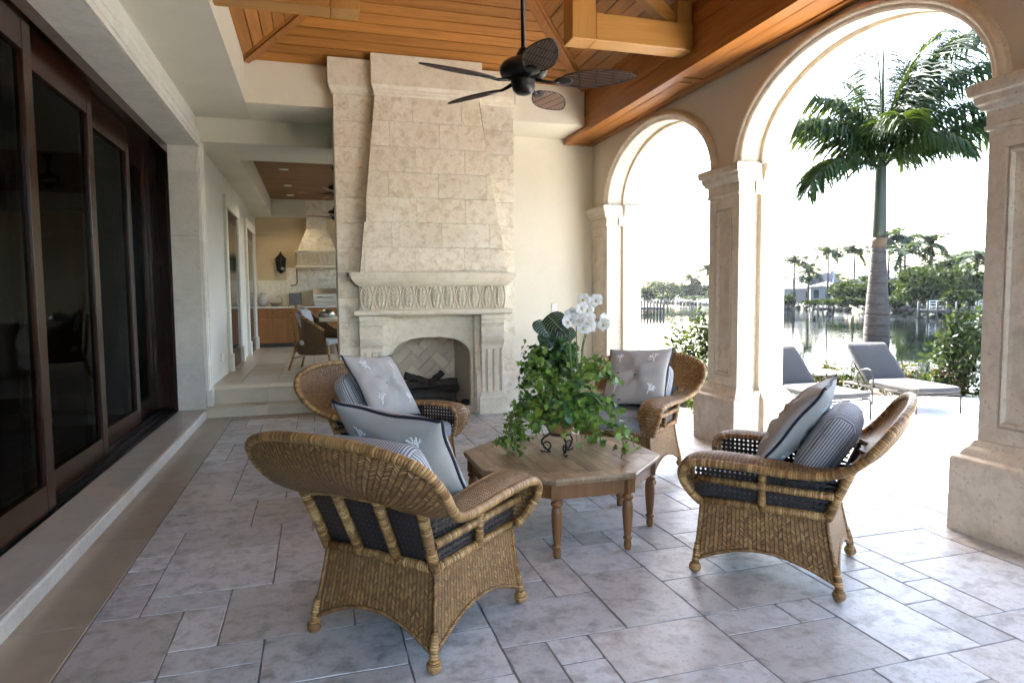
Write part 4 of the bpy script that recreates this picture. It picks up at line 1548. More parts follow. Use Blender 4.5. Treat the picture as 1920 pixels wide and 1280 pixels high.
# shrubs outside the first arch
shrub('leafy_shrub', 'dark glossy leaved shrub against the water in the first arch', (5.72, 9.6, -.03), (.50, .50, .92), 1000, .095, M['shrub'], 21, nc=13, stems=13)
shrub('leafy_shrub', 'taller dark shrub standing above the wicker chair by the far arch', (6.22, 9.5, -.03), (.46, .42, .98), 950, .095, M['shrub'], 22, nc=12, stems=12)
shrub('leafy_shrub', 'dark shrub half hidden behind the central stone pier', (5.62, 8.75, -.03), (.38, .38, .50), 620, .075, M['bright'], 23, nc=12)
shrub('croton_bush', 'yellow green bush low down beside the central stone pier', (5.02, 7.85, -.03), (.30, .34, .42), 620, .11, M['bright'], 24, nc=11, aspect=.35)
shrub('croton_bush', 'bright leafy ground plant just outside the first arch', (4.95, 8.6, -.03), (.26, .4, .30), 500, .11, M['bright'], 25, nc=10, aspect=.35)
shrub('croton_bush', 'small shaded bush at the curb behind the wicker chair', (4.92, 7.25, -.03), (.2, .22, .22), 380, .09, M['shrub'], 26, nc=9, aspect=.4)
# flower hedge behind the loungers
hx = [(6.35, 9.0, 'russet'), (6.85, 8.95, 'russet'), (7.3, 8.75, 'shrub'), (7.75, 8.55, 'russet'), (8.2, 8.4, 'shrub'), (8.65, 8.15, 'russet'), (9.05, 7.95, 'shrub'), (9.4, 7.75, 'russet')]
hl = ['leftmost flowering hedge plant beside the side table', 'russet hedge plant directly behind the side table', 'pink flowering hedge plant between the two loungers', 'hedge plant at the back leg of the raised lounger', 'hedge plant under the raised lounger', 'hedge plant seen below the lounger cushion', 'pink flowering plant at the foot of the raised lounger', 'rightmost hedge plant next to the tall bush']
for i, (x, y, m_) in enumerate(hx):
    shrub('hedge_plant', hl[i], (x, y, -.03), (.36, .3, .36), 520, .075, M[m_], 40 + i, 'flowering hedge along the deck', 11, .5, 'plant', 6, (8, 4, 14, 4, 0, 6, 20, 8)[i], M['pink'])
shrub('tall_bush', 'tall dense dark green bush beside the right hand pier', (9.42, 7.72, -.03), (.46, .46, 1.10), 1900, .085, M['shrub'], 60, nc=26, stems=20)
shrub('tall_bush', 'lower bush in front of the tall dark bush', (9.62, 7.22, -.03), (.34, .34, .75), 700, .08, M['shrub'], 61, nc=14, stems=12)


# ------------------------------------------------------------------ big palm
CR = Vector((math.cos(_yaw), -math.sin(_yaw), 0))
CF = Vector((math.sin(_yaw), math.cos(_yaw), 0))


def frond_mesh(az, el, length, droop, nl, ll, seed, width=.038, hang=.55):
    rs = random.Random(seed)
    d0 = CR * math.cos(math.radians(az)) + CF * math.sin(math.radians(az))
    pts = []
    p = Vector((0, 0, 0)); e = math.radians(el)
    N = 24
    for i in range(N + 1):
        pts.append(p.copy())
        t = i / N
        e2 = e - math.radians(droop) * (t ** 1.35)
        p = p + (d0 * math.cos(e2) + Vector((0, 0, 1)) * math.sin(e2)) * (length / N)
    mb = MB()
    mb.tube(pts, [.022 * (1 - .85 * i / N) + .003 for i in range(N + 1)], 5)
    side = d0.cross(Vector((0, 0, 1))).normalized()
    for s in (-1, 1):
        nl2 = int(nl * 1.35)
        for i in range(nl2):
            t = .10 + .90 * (i + rs.random() * .8) / nl2
            k = min(int(t * N), N - 1)
            f = t * N - k
            b = pts[k].lerp(pts[k + 1], f)
            tg = (pts[k + 1] - pts[k]).normalized()
            upv = side.cross(tg).normalized()
            if upv.z < 0: upv = -upv
            L = ll * (.45 + .55 * math.sin(PI * min(1, t * .80 + .22))) * rs.uniform(.8, 1.12)
            a_ = rs.uniform(-.30, .55)
            o = (side * s * math.cos(a_) + upv * math.sin(a_) * 1.0 + tg * rs.uniform(.45, .95)).normalized()
            q = [b]
            v = o
            for m_ in range(4):
                q.append(q[-1] + v * (L / 4))
                v = (v + Vector((0, 0, -hang * rs.uniform(.5, 1.25)))).normalized()
            w = width * rs.uniform(.7, 1.15)
            wd = tg - v * tg.dot(v)
            if wd.length < 1e-4: wd = side
            wd.normalize()
            V = []
            for m_, qq in enumerate(q):
                ww = w * (.45, 1.0, .9, .6, .05)[m_] * .5
                V += [qq - wd * ww, qq + wd * ww]
            mb.add(V, [(2 * m_, 2 * m_ + 1, 2 * m_ + 3, 2 * m_ + 2) for m_ in range(4)])
    return mb


PX, PY = 9.35, 9.25
bp = root('royal_palm', 'large royal palm with grey ringed trunk between the loungers and the water', 'palm tree', (PX, PY, -.06))
prof = [(.27, -.1), (.235, .15), (.215, .6), (.197, 1.1), (.165, 1.6), (.138, 2.0), (.115, 2.4), (.112, 2.50)]
part('trunk', MB().lathe([(r_ * 1.0, z_) for r_, z_ in prof], 28), M['trunk'], bp)
part('leaf_scar', MB().lathe([(.114, 2.38), (.123, 2.42), (.120, 2.46), (.125, 2.50), (.113, 2.56)], 24), M['twig'], bp)
part('crownshaft', MB().lathe([(.110, 2.53), (.112, 2.7), (.105, 3.1), (.096, 3.45), (.085, 3.72), (.05, 3.95)], 22), M['shaft'], bp)
FR = [(178, 52, 2.45, 96, 140, .80), (204, 16, 1.95, 80, 110, .76), (-3, 34, 2.9, 54, 160, .88), (6, 76, 3.9, 84, 200, 1.05), (-14, 56, 2.6, 84, 120, .82),
      (95, 80, 2.4, 62, 100, .74), (132, 66, 2.0, 84, 100, .74), (258, 66, 1.6, 125, 90, .74), (305, 50, 1.6, 112, 90, .74), (40, 78, 2.9, 66, 130, .84), (75, 88, 2.7, 36, 110, .70), (160, 76, 2.1, 90, 100, .72), (15, 86, 2.9, 58, 130, .84), (350, 70, 2.9, 78, 130, .86)]
for i, (az, el, L, dr, nl, ll) in enumerate(FR):
    fr = part('frond', frond_mesh(az, el, L, dr, nl, ll, 100 + i), M['frond'], bp)
    fr.location = (0, 0, 3.68 + .04 * (i % 4))
part('spear_leaf', MB().tube([(0, 0, 3.8), (.01, .01, 4.6), (0, .02, 5.55), (0, .02, 5.95)], [.03, .026, .016, .003], 6), M['frond'], bp)


# ------------------------------------------------------------------ far shore
def far(u, D, z=-.5):
    """a point at bearing u (photo column) and ground distance D"""
    a = _yaw + math.atan((u - 960.0) / 1240.0)
    return Vector((D * math.sin(a), D * math.cos(a), z))


fs = [(-300, 600), (60, 420), (150, 283), (118, 182), (104, 128), (97, 107), (95, 97), (91.5, 83), (89.5, 70), (88, 40), (90, -60), (140, -200)]
mb = MB()
rows = []
for off, z in ((0, -2.2), (.4, -1.55), (2.2, -.75), (9, -.35), (60, .6), (400, 1.5)):
    row = []
    for i, (x, y) in enumerate(fs):
        d = Vector((x, y, 0)).normalized() if i not in (0, len(fs) - 1) else Vector((x, y, 0)).normalized()
        row.append((x + d.x * off, y + d.y * off, z))
    rows.append(row)
mb.grid(rows, flip=True)
struct('far_shore', mb, M['grass'])
mb = MB()
rs_ = random.Random(3)
for i in range(2, 9):
    a, b = Vector((*fs[i], 0)), Vector((*fs[i + 1], 0))
    n = int((b - a).length / .9)
    for k in range(n):
        p = a.lerp(b, (k + rs_.random()) / n) + Vector((rs_.uniform(-.3, 1.4), rs_.uniform(-.3, 1.2), 0))
        s = rs_.uniform(.35, .8)
        q0 = len(mb.v)
        mb.ball((p.x, p.y, -1.6 + rs_.uniform(-.1, .6)), s, 6, 5, .7)
        for m_ in range(q0, len(mb.v)):
            v = mb.v[m_]
            mb.v[m_] = (v[0] + rs_.uniform(-.15, .15), v[1] + rs_.uniform(-.15, .15), v[2] + rs_.uniform(-.1, .1))
ro = part('shore_rocks', mb, M['rock'])
tag(ro, 'grey boulders lining the far waterline', 'rocks', kind='stuff')

# palms: three crowns shared by all
def small_crown(seed, n=13, fl=2.1):
    rs = random.Random(seed)
    mb = MB()
    for k in range(n):
        az = 2 * PI * (k + rs.random() * .7) / n
        el = rs.uniform(-.15, 1.15)
        d = Vector((math.cos(az), math.sin(az), 0))
        p = Vector((0, 0, 0)); pts = [p.copy()]
        L = fl * rs.uniform(.8, 1.1)
        for i in range(8):
            e = el - 1.75 * ((i + .5) / 8) ** 1.2
            p = p + (d * math.cos(e) + Vector((0, 0, math.sin(e)))) * (L / 8)
            pts.append(p.copy())
        side = d.cross(Vector((0, 0, 1)))
        for s in (-1, 1):
            for i in range(8):
                for h_ in (0, .5):
                    b = pts[i].lerp(pts[i + 1], h_)
                    tg = (pts[i + 1] - pts[i]).normalized()
                    w = .55 * math.sin(PI * min(1, (i + h_ + 1.2) / 9.2)) * rs.uniform(.8, 1.15)
                    o = (side * s * .8 + tg * .45 + Vector((0, 0, rs.uniform(-.7, .15)))).normalized()
                    c = b + o * w
                    mb.add([b - tg * .09, b + tg * .10, c + tg * .03, c - tg * .04], [(0, 1, 2, 3)])
    return mb


crowns = [small_crown(s_).mesh('crown') for s_ in (1, 2, 3)]
for c_ in crowns: c_.materials.append(M['frond_far'])
trunk_me = MB().lathe([(.24, -.5), (.2, .3), (.17, .6), (.15, .88), (.12, 1.0)], 8)
trunk_me.v = [(x, y, z) for x, y, z in trunk_me.v]


def far_palm(u, D, zb, ztop, label, crown=0, sc=1.0, lean=0.0, group='palms on the far shore'):
    p = far(u, D, zb)
    r = root('far_palm', label, 'palm tree', p, group=group)
    h = ztop - zb
    mb = MB().tube([(0, 0, -.4), (lean * .2, 0, h * .4), (lean * .6, 0, h * .75), (lean, 0, h)], [.22 * sc, .17 * sc, .15 * sc, .11 * sc], 7)
    part('trunk', mb, M['trunk'], r)
    c = part('crown', None, None, r, me=crowns[crown % 3])
    c.location = (lean, 0, h); c.scale = (sc * 2.0,) * 3; c.rotation_euler = (0, 0, u * .37)


def zat(v, u, D):
    """height seen at image row v, bearing u, distance D"""
    hv = 558.4 - (u - 593.2) * (558.4 - 516.8) / (5179.4 - 593.2)
    return H + (hv - v) / 1240.0 * D * math.cos(math.atan((u - 960) / 1240.0)) * 1.0


PALMS = [(1488, 150, 492, 'royal palm at the left edge of the view beside the central pier', 0, 1.15), (1515, 158, 508, 'bushy palm just in front of the grey roofed house', 1, 1.2),
         (1551, 140, 472, 'tall thin palm in front of the white house', 2, 1.05), (1600, 140, 474, 'tall thin palm between the white house and the big trunk', 0, 1.05),
         (1566, 190, 524, 'short palm behind the steep dark roof', 1, 1.2), (1597, 195, 528, 'low palm behind the tall thin palm', 2, 1.2),
         (1637, 190, 527, 'low palm just beside the big grey trunk', 0, 1.3), (1664, 135, 448, 'palm partly hidden by the big grey trunk', 1, 1.1),
         (1686, 135, 452, 'taller palm of the close pair near the big trunk', 2, 1.2), (1694, 128, 474, 'lower palm of the close pair near the big trunk', 0, 1.25),
         (1741, 130, 458, 'single palm rising above the dark trees', 1, 1.1), (1716, 150, 508, 'short palm in front of the dark trees', 2, 1.3),
         (1772, 150, 500, 'palm head showing over the dark trees', 0, 1.4), (1792, 155, 496, 'palm head at the right of the dark trees', 1, 1.5),
         (1829, 122, 484, 'thin palm beside the right hand pier', 2, 1.0), (1846, 128, 482, 'palm half hidden behind the right hand pier', 0, 1.1),
         (1316, 260, 507, 'leaning palm on the distant left shore', 1, 1.6), (1296, 270, 522, 'low palm on the distant left shore', 2, 1.7)]
for u, D, v, lb, c_, sc in PALMS:
    far_palm(u, D, -.4, zat(v, u, D), lb, c_, sc, 2.6 if u == 1316 else 0.0)


def far_tree(u, D, vtop, wpx, label, mat, seed, n=2000, leaf=.72, zb=-.4, name='far_tree', cat='tree', group='trees on the far shore', squash=.92):
    rs = np.random.default_rng(seed)
    p = far(u, D, zb)
    h = zat(vtop, u, D) - zb
    w = wpx / 1240.0 * D * .5
    r = root(name, label, cat, p, group=group)
    nc = 30
    cc = clumps(rs, nc, (0, 0, h * .36), (w * .86, w * .86, h * .54), .35, 1.0)
    cc[:, 2] = np.clip(cc[:, 2], h * .06, h)
    V, F = leaf_cloud(cc, np.tile(np.array([w * .30, w * .30, h * .17]), (nc, 1)), n, leaf, rs, .6)
    V[:, 2] = np.minimum(V[:, 2], h * 1.02)
    part('crown', None, mat, r, me=np_mesh('crown', V, F), kind='stuff')
    mb = MB()
    mb.tube([(0, 0, -.3), (.05 * w, 0, h * .3), (0, 0, h * .6)], [.05 * w + .1, .04 * w + .06, .05], 7)
    for k in range(7):
        q = cc[k]
        mb.tube([(0, 0, h * .22), (q[0] * .5, q[1] * .5, h * .25 + q[2] * .3), tuple(q)], [.03 * w + .04, .05, .02], 5)
    part('trunk', mb, M['twig'], r)


TREES = [(1722, 112, 502, 84, 'bright edged tree at the left of the dark clump', 'tree_b'), (1752, 118, 496, 92, 'dark tree in the middle of the clump above the dock', 'tree_a'),
         (1784, 116, 498, 92, 'broad dark tree above the white dock rail', 'tree_a'), (1822, 118, 506, 88, 'dark tree running behind the right hand pier', 'tree_a'),
         (1800, 106, 545, 42, 'small pale round tree beside the dock', 'tree_b'), (1681, 128, 522, 60, 'dark tree right beside the big grey trunk', 'tree_a'),
         (1702, 150, 512, 50, 'shaded tree behind the palm pair', 'tree_a'), (1588, 130, 524, 62, 'green tree to the right of the white house', 'tree_b'),
         (1620, 128, 518, 60, 'leafy tree left of the big grey trunk', 'tree_b'), (1640, 135, 530, 46, 'dark tree hidden partly by the big trunk', 'tree_a'),
         (1480, 175, 516, 50, 'shady tree left of the grey roofed house', 'tree_a'), (1508, 180, 520, 46, 'dark tree behind the palm by the house', 'tree_a'),
         (1652, 190, 528, 70, 'low tree line behind the trunk', 'tree_c'), (1730, 180, 512, 60, 'distant tree above the bright edged tree', 'tree_a'),
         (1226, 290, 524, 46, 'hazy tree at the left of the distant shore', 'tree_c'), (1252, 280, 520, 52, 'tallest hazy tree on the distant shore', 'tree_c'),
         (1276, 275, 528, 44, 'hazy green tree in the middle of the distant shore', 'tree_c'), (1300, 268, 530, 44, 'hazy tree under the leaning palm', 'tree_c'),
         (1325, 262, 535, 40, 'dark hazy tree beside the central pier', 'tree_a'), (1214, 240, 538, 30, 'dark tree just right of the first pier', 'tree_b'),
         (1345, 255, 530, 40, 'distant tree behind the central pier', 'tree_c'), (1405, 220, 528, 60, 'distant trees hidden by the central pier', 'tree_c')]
for i, (u, D, v, w, lb, m_) in enumerate(TREES):
    far_tree(u, D, v, w, lb, M[m_], 200 + i)
BUSH = [(1478, 132, 551, 22, 'dark clipped ball bush by the left dock', 'tree_a'), (1530, 128, 562, 40, 'sunny hedge in front of the white house', 'tree_b'), (1562, 124, 560, 44, 'sunny hedge running to the small dock', 'tree_b'),
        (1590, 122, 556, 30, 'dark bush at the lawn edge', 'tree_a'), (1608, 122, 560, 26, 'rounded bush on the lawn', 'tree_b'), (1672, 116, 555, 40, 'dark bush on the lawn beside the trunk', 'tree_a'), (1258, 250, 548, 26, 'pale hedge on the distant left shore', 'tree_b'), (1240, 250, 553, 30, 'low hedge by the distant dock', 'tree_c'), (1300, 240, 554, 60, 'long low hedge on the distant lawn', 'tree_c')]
for i, (u, D, v, w, lb, m_) in enumerate(BUSH):
    far_tree(u, D, v, w, lb, M[m_], 300 + i, 700, .5, name='far_bush', cat='bush', group='bushes on the far shore')


# houses
def house(u, D, w, d, h, rh, label, rot=0.0, gable=False, wins=3):
    p = far(u, D, -.4)
    a = _yaw + math.atan((u - 960.0) / 1240.0)
    r = root('far_house', label, 'house', p, -a + rot)
    part('wall', MB().box(-w / 2, w / 2, 0, d, 0, h), M['hwall'], r)
    mb = MB()
    o = .5
    if gable:
        mb.add([(-w / 2 - o, -o, h - .1), (w / 2 + o, -o, h - .1), (w / 2 + o, d + o, h - .1), (-w / 2 - o, d + o, h - .1), (0, -o, h + rh), (0, d + o, h + rh)], [(0, 4, 5, 3), (1, 2, 5, 4), (0, 1, 4), (2, 3, 5), (0, 3, 2, 1)])
    else:
        k = min(w, d) / 2
        mb.add([(-w / 2 - o, -o, h), (w / 2 + o, -o, h), (w / 2 + o, d + o, h), (-w / 2 - o, d + o, h), (-w / 2 + k, d / 2, h + rh), (w / 2 - k, d / 2, h + rh)], [(0, 1, 5, 4), (1, 2, 5), (2, 3, 4, 5), (3, 0, 4), (0, 3, 2, 1)])
    ro_ = part('roof', mb, M['hroof'], r)
    part('chimney', MB().box(w * .2, w * .2 + .7, d * .5, d * .5 + .7, h + .2, h + rh + .6), M['hwall'], ro_)
    for k in range(wins):
        x = -w / 2 + w * (k + .5) / wins
        wi = part('window', MB().box(x - .6, x + .6, -.06, .02, .8, h - .6), M['hwall'], r)
        part('pane', MB().box(x - .5, x + .5, -.09, -.061, .9, h - .7), M['pane'], wi)


house(1487, 165, 9.5, 8, 3.0, 2.6, 'low white house with grey hipped roof behind the left palms', .2)
house(1533, 170, 6.5, 6, 3.0, 3.6, 'white house with steep dark gable roof', -.5, True)
house(1552, 160, 7.0, 8, 3.4, 1.2, 'flat grey roofed wing beside the steep gable', .1)
house(1697, 170, 10, 8, 5.2, 2.0, 'pale house glimpsed between the palm pair and dark trees', .1)
house(1650, 178, 9, 8, 6.0, 1.5, 'pale house roof behind the big trunk', -.2)
house(1326, 300, 9, 8, 4.0, 2.5, 'grey roofed house on the distant left shore', .3)
house(1296, 300, 8, 8, 3.2, 1.5, 'small white house under the leaning palm', -.2)


# docks
def dock(u0, u1, D, ztop, nposts, label, rail=True, depth=3.0, ph=1.6):
    a, b = far(u0, D, WZ), far(u1, D, WZ)
    r = root('boat_dock', label, 'dock', a)
    d = (b - a); L = d.length; d.normalize()
    n = Vector((-d.y, d.x, 0))
    if n.y < 0: n = -n

    def bx(s0, s1, t0, t1, z0, z1):
        q = [d * s0 + n * t0, d * s1 + n * t0, d * s1 + n * t1, d * s0 + n * t1]
        return MB().loft([[tuple(v + Vector((0, 0, z0))) for v in q], [tuple(v + Vector((0, 0, z1))) for v in q]])
    zt = ztop - WZ
    part('deck_planks', bx(0, L, .1, depth, zt - .22, zt), M['dockwood'], r)
    part('edge_beam', bx(-.1, L + .1, 0, .14, zt - .45, zt - .08), M['dockwood'], r)
    for i in range(nposts):
        s = L * i / (nposts - 1)
        for t in (0, depth):
            p = d * s + n * t
            part('post', MB().tube([p + Vector((0, 0, -1)), p + Vector((0, 0, zt + ph))], .14, 7), M['dockwood'], r)
    if rail:
        for z in (.35, .75, 1.1):
            part('rail', bx(L * .16, L, depth * .8, depth * .8 + .08, zt + z, zt + z + .1), M['white'], r)
        k = 0
        while k < 9:
            s = L * (.16 + .84 * k / 8)
            part('rail_post', bx(s - .06, s + .06, depth * .8, depth * .8 + .1, zt, zt + 1.2), M['white'], r)
            k += 1
    return r


dock(1722, 1850, 104, -.75, 8, 'grey dock with tall posts and white railing beside the right pier', True, 3.0, 1.1)
dock(1196, 1245, 118, -.6, 9, 'crowded dock posts on the water at the far left', False, 5.0, 1.2)
dock(1524, 1562, 126, -.95, 5, 'small dock with white bench in front of the hedge', False, 2.0, .5)
dock(1462, 1484, 132, -.9, 4, 'little dock at the left below the palms', False, 2.0, .6)
bn = far(1546, 127, -.93)
b_ = root('white_bench', 'white bench on the small dock before the hedge', 'bench', bn, -_yaw - .4)
part('seat', MB().box(-1.3, 1.3, -.2, .25, .4, .48), M['white'], b_)
part('backrest', MB().box(-1.3, 1.3, .25, .32, .55, .95), M['white'], b_)
for x in (-1.2, 1.2):
    part('leg', MB().box(x - .06, x + .06, -.15, .25, 0, .4), M['white'], b_)
bt = far(1826, 112, -1.5)
b2 = root('white_boat', 'small white boat moored behind the dock railing', 'boat', bt, -.9)
mb = MB()
rings = []
for s, w, z in ((-2.6, .95, .75), (-1, 1.1, .72), (1, 1.0, .78), (2.3, .55, .95), (3.0, .05, 1.1)):
    rings.append([(s, -w, z), (s, -w * .75, .2), (s, 0, -.1), (s, w * .75, .2), (s, w, z)])
mb.loft(rings, True, True)
part('hull', mb, M['white'], b2)
part('cabin', MB().box(-1.2, .6, -.6, .6, .76, 1.5, .1), M['white'], b2)
part('windscreen', MB().box(.55, .66, -.55, .55, 1.0, 1.42), M['pane'], b2)
# ================================================================== WICKER ARMCHAIRS
def catmull(P, n):
    P = [Vector(p) for p in P]
    out = []
    m = len(P) - 1
    for i in range(n + 1):
        t = i / n * m
        k = min(int(t), m - 1)
        f = t - k
        p0, p1, p2, p3 = P[max(k - 1, 0)], P[k], P[k + 1], P[min(k + 2, m)]
        out.append(.5 * ((2 * p1) + (p2 - p0) * f + (2 * p0 - 5 * p1 + 4 * p2 - p3) * f * f + (3 * p1 - p0 - 3 * p2 + p3) * f ** 3))
    return out


ST_I = [(.275, .345, .405), (.262, .385, .47), (.255, .405, .56), (.255, .385, .63), (.258, .31, .665), (.265, .10, .668), (.272, -.10, .652), (.29, -.26, .645), (.305, -.365, .665), (.27, -.415, .69), (.17, -.43, .705), (.08, -.435, .71), (0, -.435, .71)]
ST_O = [(.335, .335, .405), (.375, .385, .47), (.415, .42, .555), (.425, .40, .615), (.425, .32, .645), (.425, .10, .648), (.43, -.12, .64), (.455, -.31, .66), (.495, -.43, .725), (.515, -.52, .825), (.46, -.59, .925), (.26, -.645, .985), (0, -.66, 1.0)]
ST_B = [(0, 0, 0), (0, .02, 0), (0, .025, .01), (0, .02, .02), (0, 0, .025), (0, 0, .025), (0, 0, .022), (0, 0, .012), (.01, -.01, -.01), (.02, -.02, -.02), (.02, -.04, -.03), (.01, -.05, -.03), (0, -.055, -.03)]


def chair_parts():
    """list of (name, mesh) in chair coordinates: x right, y forward"""
    P = []
    n = 44
    I, O, B = catmull(ST_I, n), catmull(ST_O, n), catmull(ST_B, n)
    mir = lambda v: Vector((-v.x, v.y, v.z))
    I = I + [mir(p) for p in I[-2::-1]]; O = O + [mir(p) for p in O[-2::-1]]; B = B + [mir(p) for p in B[-2::-1]]
    nv = 8
    rows, uvs = [], []
    L = 0.0
    for k in range(len(I)):
        if k:
            L += (((I[k] + O[k]) * .5) - ((I[k - 1] + O[k - 1]) * .5)).length
        wd = (O[k] - I[k]).length
        row, ur = [], []
        for j in range(nv + 1):
            s = j / nv
            row.append(I[k].lerp(O[k], s) + B[k] * (4 * s * (1 - s)))
            ur.append((L, s * wd))
        rows.append(row); uvs.append(ur)
    # shell with thickness
    nrm = []
    for k in range(len(rows)):
        nr = []
        for j in range(nv + 1):
            a = rows[min(k + 1, len(rows) - 1)][j] - rows[max(k - 1, 0)][j]
            b = rows[k][min(j + 1, nv)] - rows[k][max(j - 1, 0)]
            nr.append(a.cross(b).normalized())
        nrm.append(nr)
    th = .008
    top = [[p + q * th for p, q in zip(r, m)] for r, m in zip(rows, nrm)]
    bot = [[p - q * th for p, q in zip(r, m)] for r, m in zip(rows, nrm)]
    mb = MB()
    mb.grid(top, uvs); mb.grid(bot, uvs, flip=True)
    P.append(('arm_and_back_band', mb, 'wicker'))
    P.append(('rim_pole', MB().tube(O, .022, 8), 'wrap'))
    P.append(('inner_pole', MB().tube(I, .015, 8), 'wrap'))
    # woven skirt panels
    ct, cb = [(.31, -.30), (.31, .335), (-.31, .335), (-.31, -.30)], [(.345, -.367), (.345, .36), (-.345, .36), (-.345, -.367)]
    for e in range(4):
        a, b = e, (e + 1) % 4
        R, U = [], []
        nt, ns = 10, 18
        wid = math.hypot(ct[a][0] - ct[b][0], ct[a][1] - ct[b][1])
        for i in range(nt + 1):
            row, ur = [], []
            for j in range(ns + 1):
                s = j / ns
                zb = .075 + .105 * (1 - abs(2 * s - 1) ** 2.0)
                z = .405 + (zb - .405) * i / nt
                f = (.405 - z) / .33
                f = f ** 1.25 if f > 0 else 0
                x0 = ct[a][0] + (cb[a][0] - ct[a][0]) * f; y0 = ct[a][1] + (cb[a][1] - ct[a][1]) * f
                x1 = ct[b][0] + (cb[b][0] - ct[b][0]) * f; y1 = ct[b][1] + (cb[b][1] - ct[b][1]) * f
                row.append((x0 + (x1 - x0) * s, y0 + (y1 - y0) * s, z)); ur.append((s * wid - wid / 2 + e * .013, .405 - z))
            R.append(row); U.append(ur)
        mb = MB().grid(R, U)
        mb.tube([(R[i][0]) for i in range(nt + 1)], .011, 6)
        ins = [[(p[0] * .965, p[1] * .965, p[2]) for p in r] for r in R]
        mb.grid(ins, U, flip=True)
        mb.tube(R[-1], .010, 6)
        P.append(('skirt_panel', mb, 'wicker'))
        # short wrapped stub that carries the ball foot
        P.append(('foot_stub', MB().tube([(ct[a][0] * .30 + cb[a][0] * .70, ct[a][1] * .30 + cb[a][1] * .70, .17), (cb[a][0] * .985, cb[a][1] * .985, .10), (cb[a][0], cb[a][1], .05)], [.014, .021, .020], 8), 'wrap'))
        fx, fy = cb[a][0], cb[a][1]
        mb = MB().ball((fx, fy, .034), .034, 12, 8)
        for i, f in enumerate(mb.f):
            mb.uv[i] = [(0, mb.v[q][2] * 1.4) for q in f]
        P.append(('foot', mb, 'wrap'))
    # base rail
    for a, b in (((.31, -.30), (.31, .335)), ((.31, .335), (-.31, .335)), ((-.31, .335), (-.31, -.30)), ((-.31, -.30), (.31, -.30))):
        P.append(('seat_rail', MB().tube([(*a, .412), (*b, .412)], .022, 8), 'wrap'))
    for s in (-1, 1):
        P.append(('back_post', MB().tube([(s * .31, -.30, .40), (s * .318, -.35, .53), (s * .335, -.42, .70)], .025, 8), 'wrap'))
        P.append(('back_slat', MB().tube([(s * .108, -.30, .41), (s * .112, -.365, .55), (s * .118, -.447, .735)], .0235, 8), 'wrap'))
        P.append(('side_rail', MB().tube([(s * .33, .365, .535), (s * .33, 0, .53), (s * .33, -.335, .528)], .020, 8), 'wrap'))
        P.append(('side_post', MB().tube([(s * .322, .015, .41), (s * .335, .012, .645)], .021, 8), 'wrap'))
        # open cane panels
        mb = MB()
        y = -.285
        while y < .36:
            mb.box(s * .298 - .0012, s * .298 + .0012, y, y + .0160, .42, .655)
            y += .0265
        z = .428
        while z < .65:
            mb.box(s * .2995 - .0012, s * .2995 + .0012, -.288 - (z - .42) * .36, .375, z, z + .0160)
            z += .0265
        P.append(('cane_panel', mb, 'cane'))
    mb = MB()
    x = -.30
    bk = lambda z: -.288 - (z - .42) / .30 * .125
    while x < .30:
        mb.add([(x, bk(.42), .42), (x + .0195, bk(.42), .42), (x + .0195, bk(.72), .72), (x, bk(.72), .72)], [(0, 1, 2, 3)])
        x += .0265
    z = .43
    while z < .72:
        mb.add([(-.31, bk(z) + .002, z), (.31, bk(z) + .002, z), (.31, bk(z + .0195) + .002, z + .0195), (-.31, bk(z + .0195) + .002, z + .0195)], [(0, 1, 2, 3)])
        z += .0265
    P.append(('back_cane_panel', mb, 'cane'))
    P.append(('back_lining', MB().add([(-.30, bk(.42) + .010, .41), (.30, bk(.42) + .010, .41), (.30, bk(.72) + .010, .72), (-.30, bk(.72) + .010, .72)], [(0, 1, 2, 3)]), 'lining'))
    P.append(('seat_deck', MB().box(-.295, .295, -.28, .32, .385, .405), 'cane_light'))
    return P


CHP = [(n, mb.mesh(n), m) for n, mb, m in chair_parts()]
for n, me, m in CHP:
    me.materials.append(M[m])


def armchair(cx, cy, ang, label):
    r = root('wicker_armchair', label, 'armchair', (cx, cy, 0), math.radians(ang - 90), 'wicker armchairs around the table')
    for n, me, m in CHP:
        part(n, None, None, r, me=me)
    return r


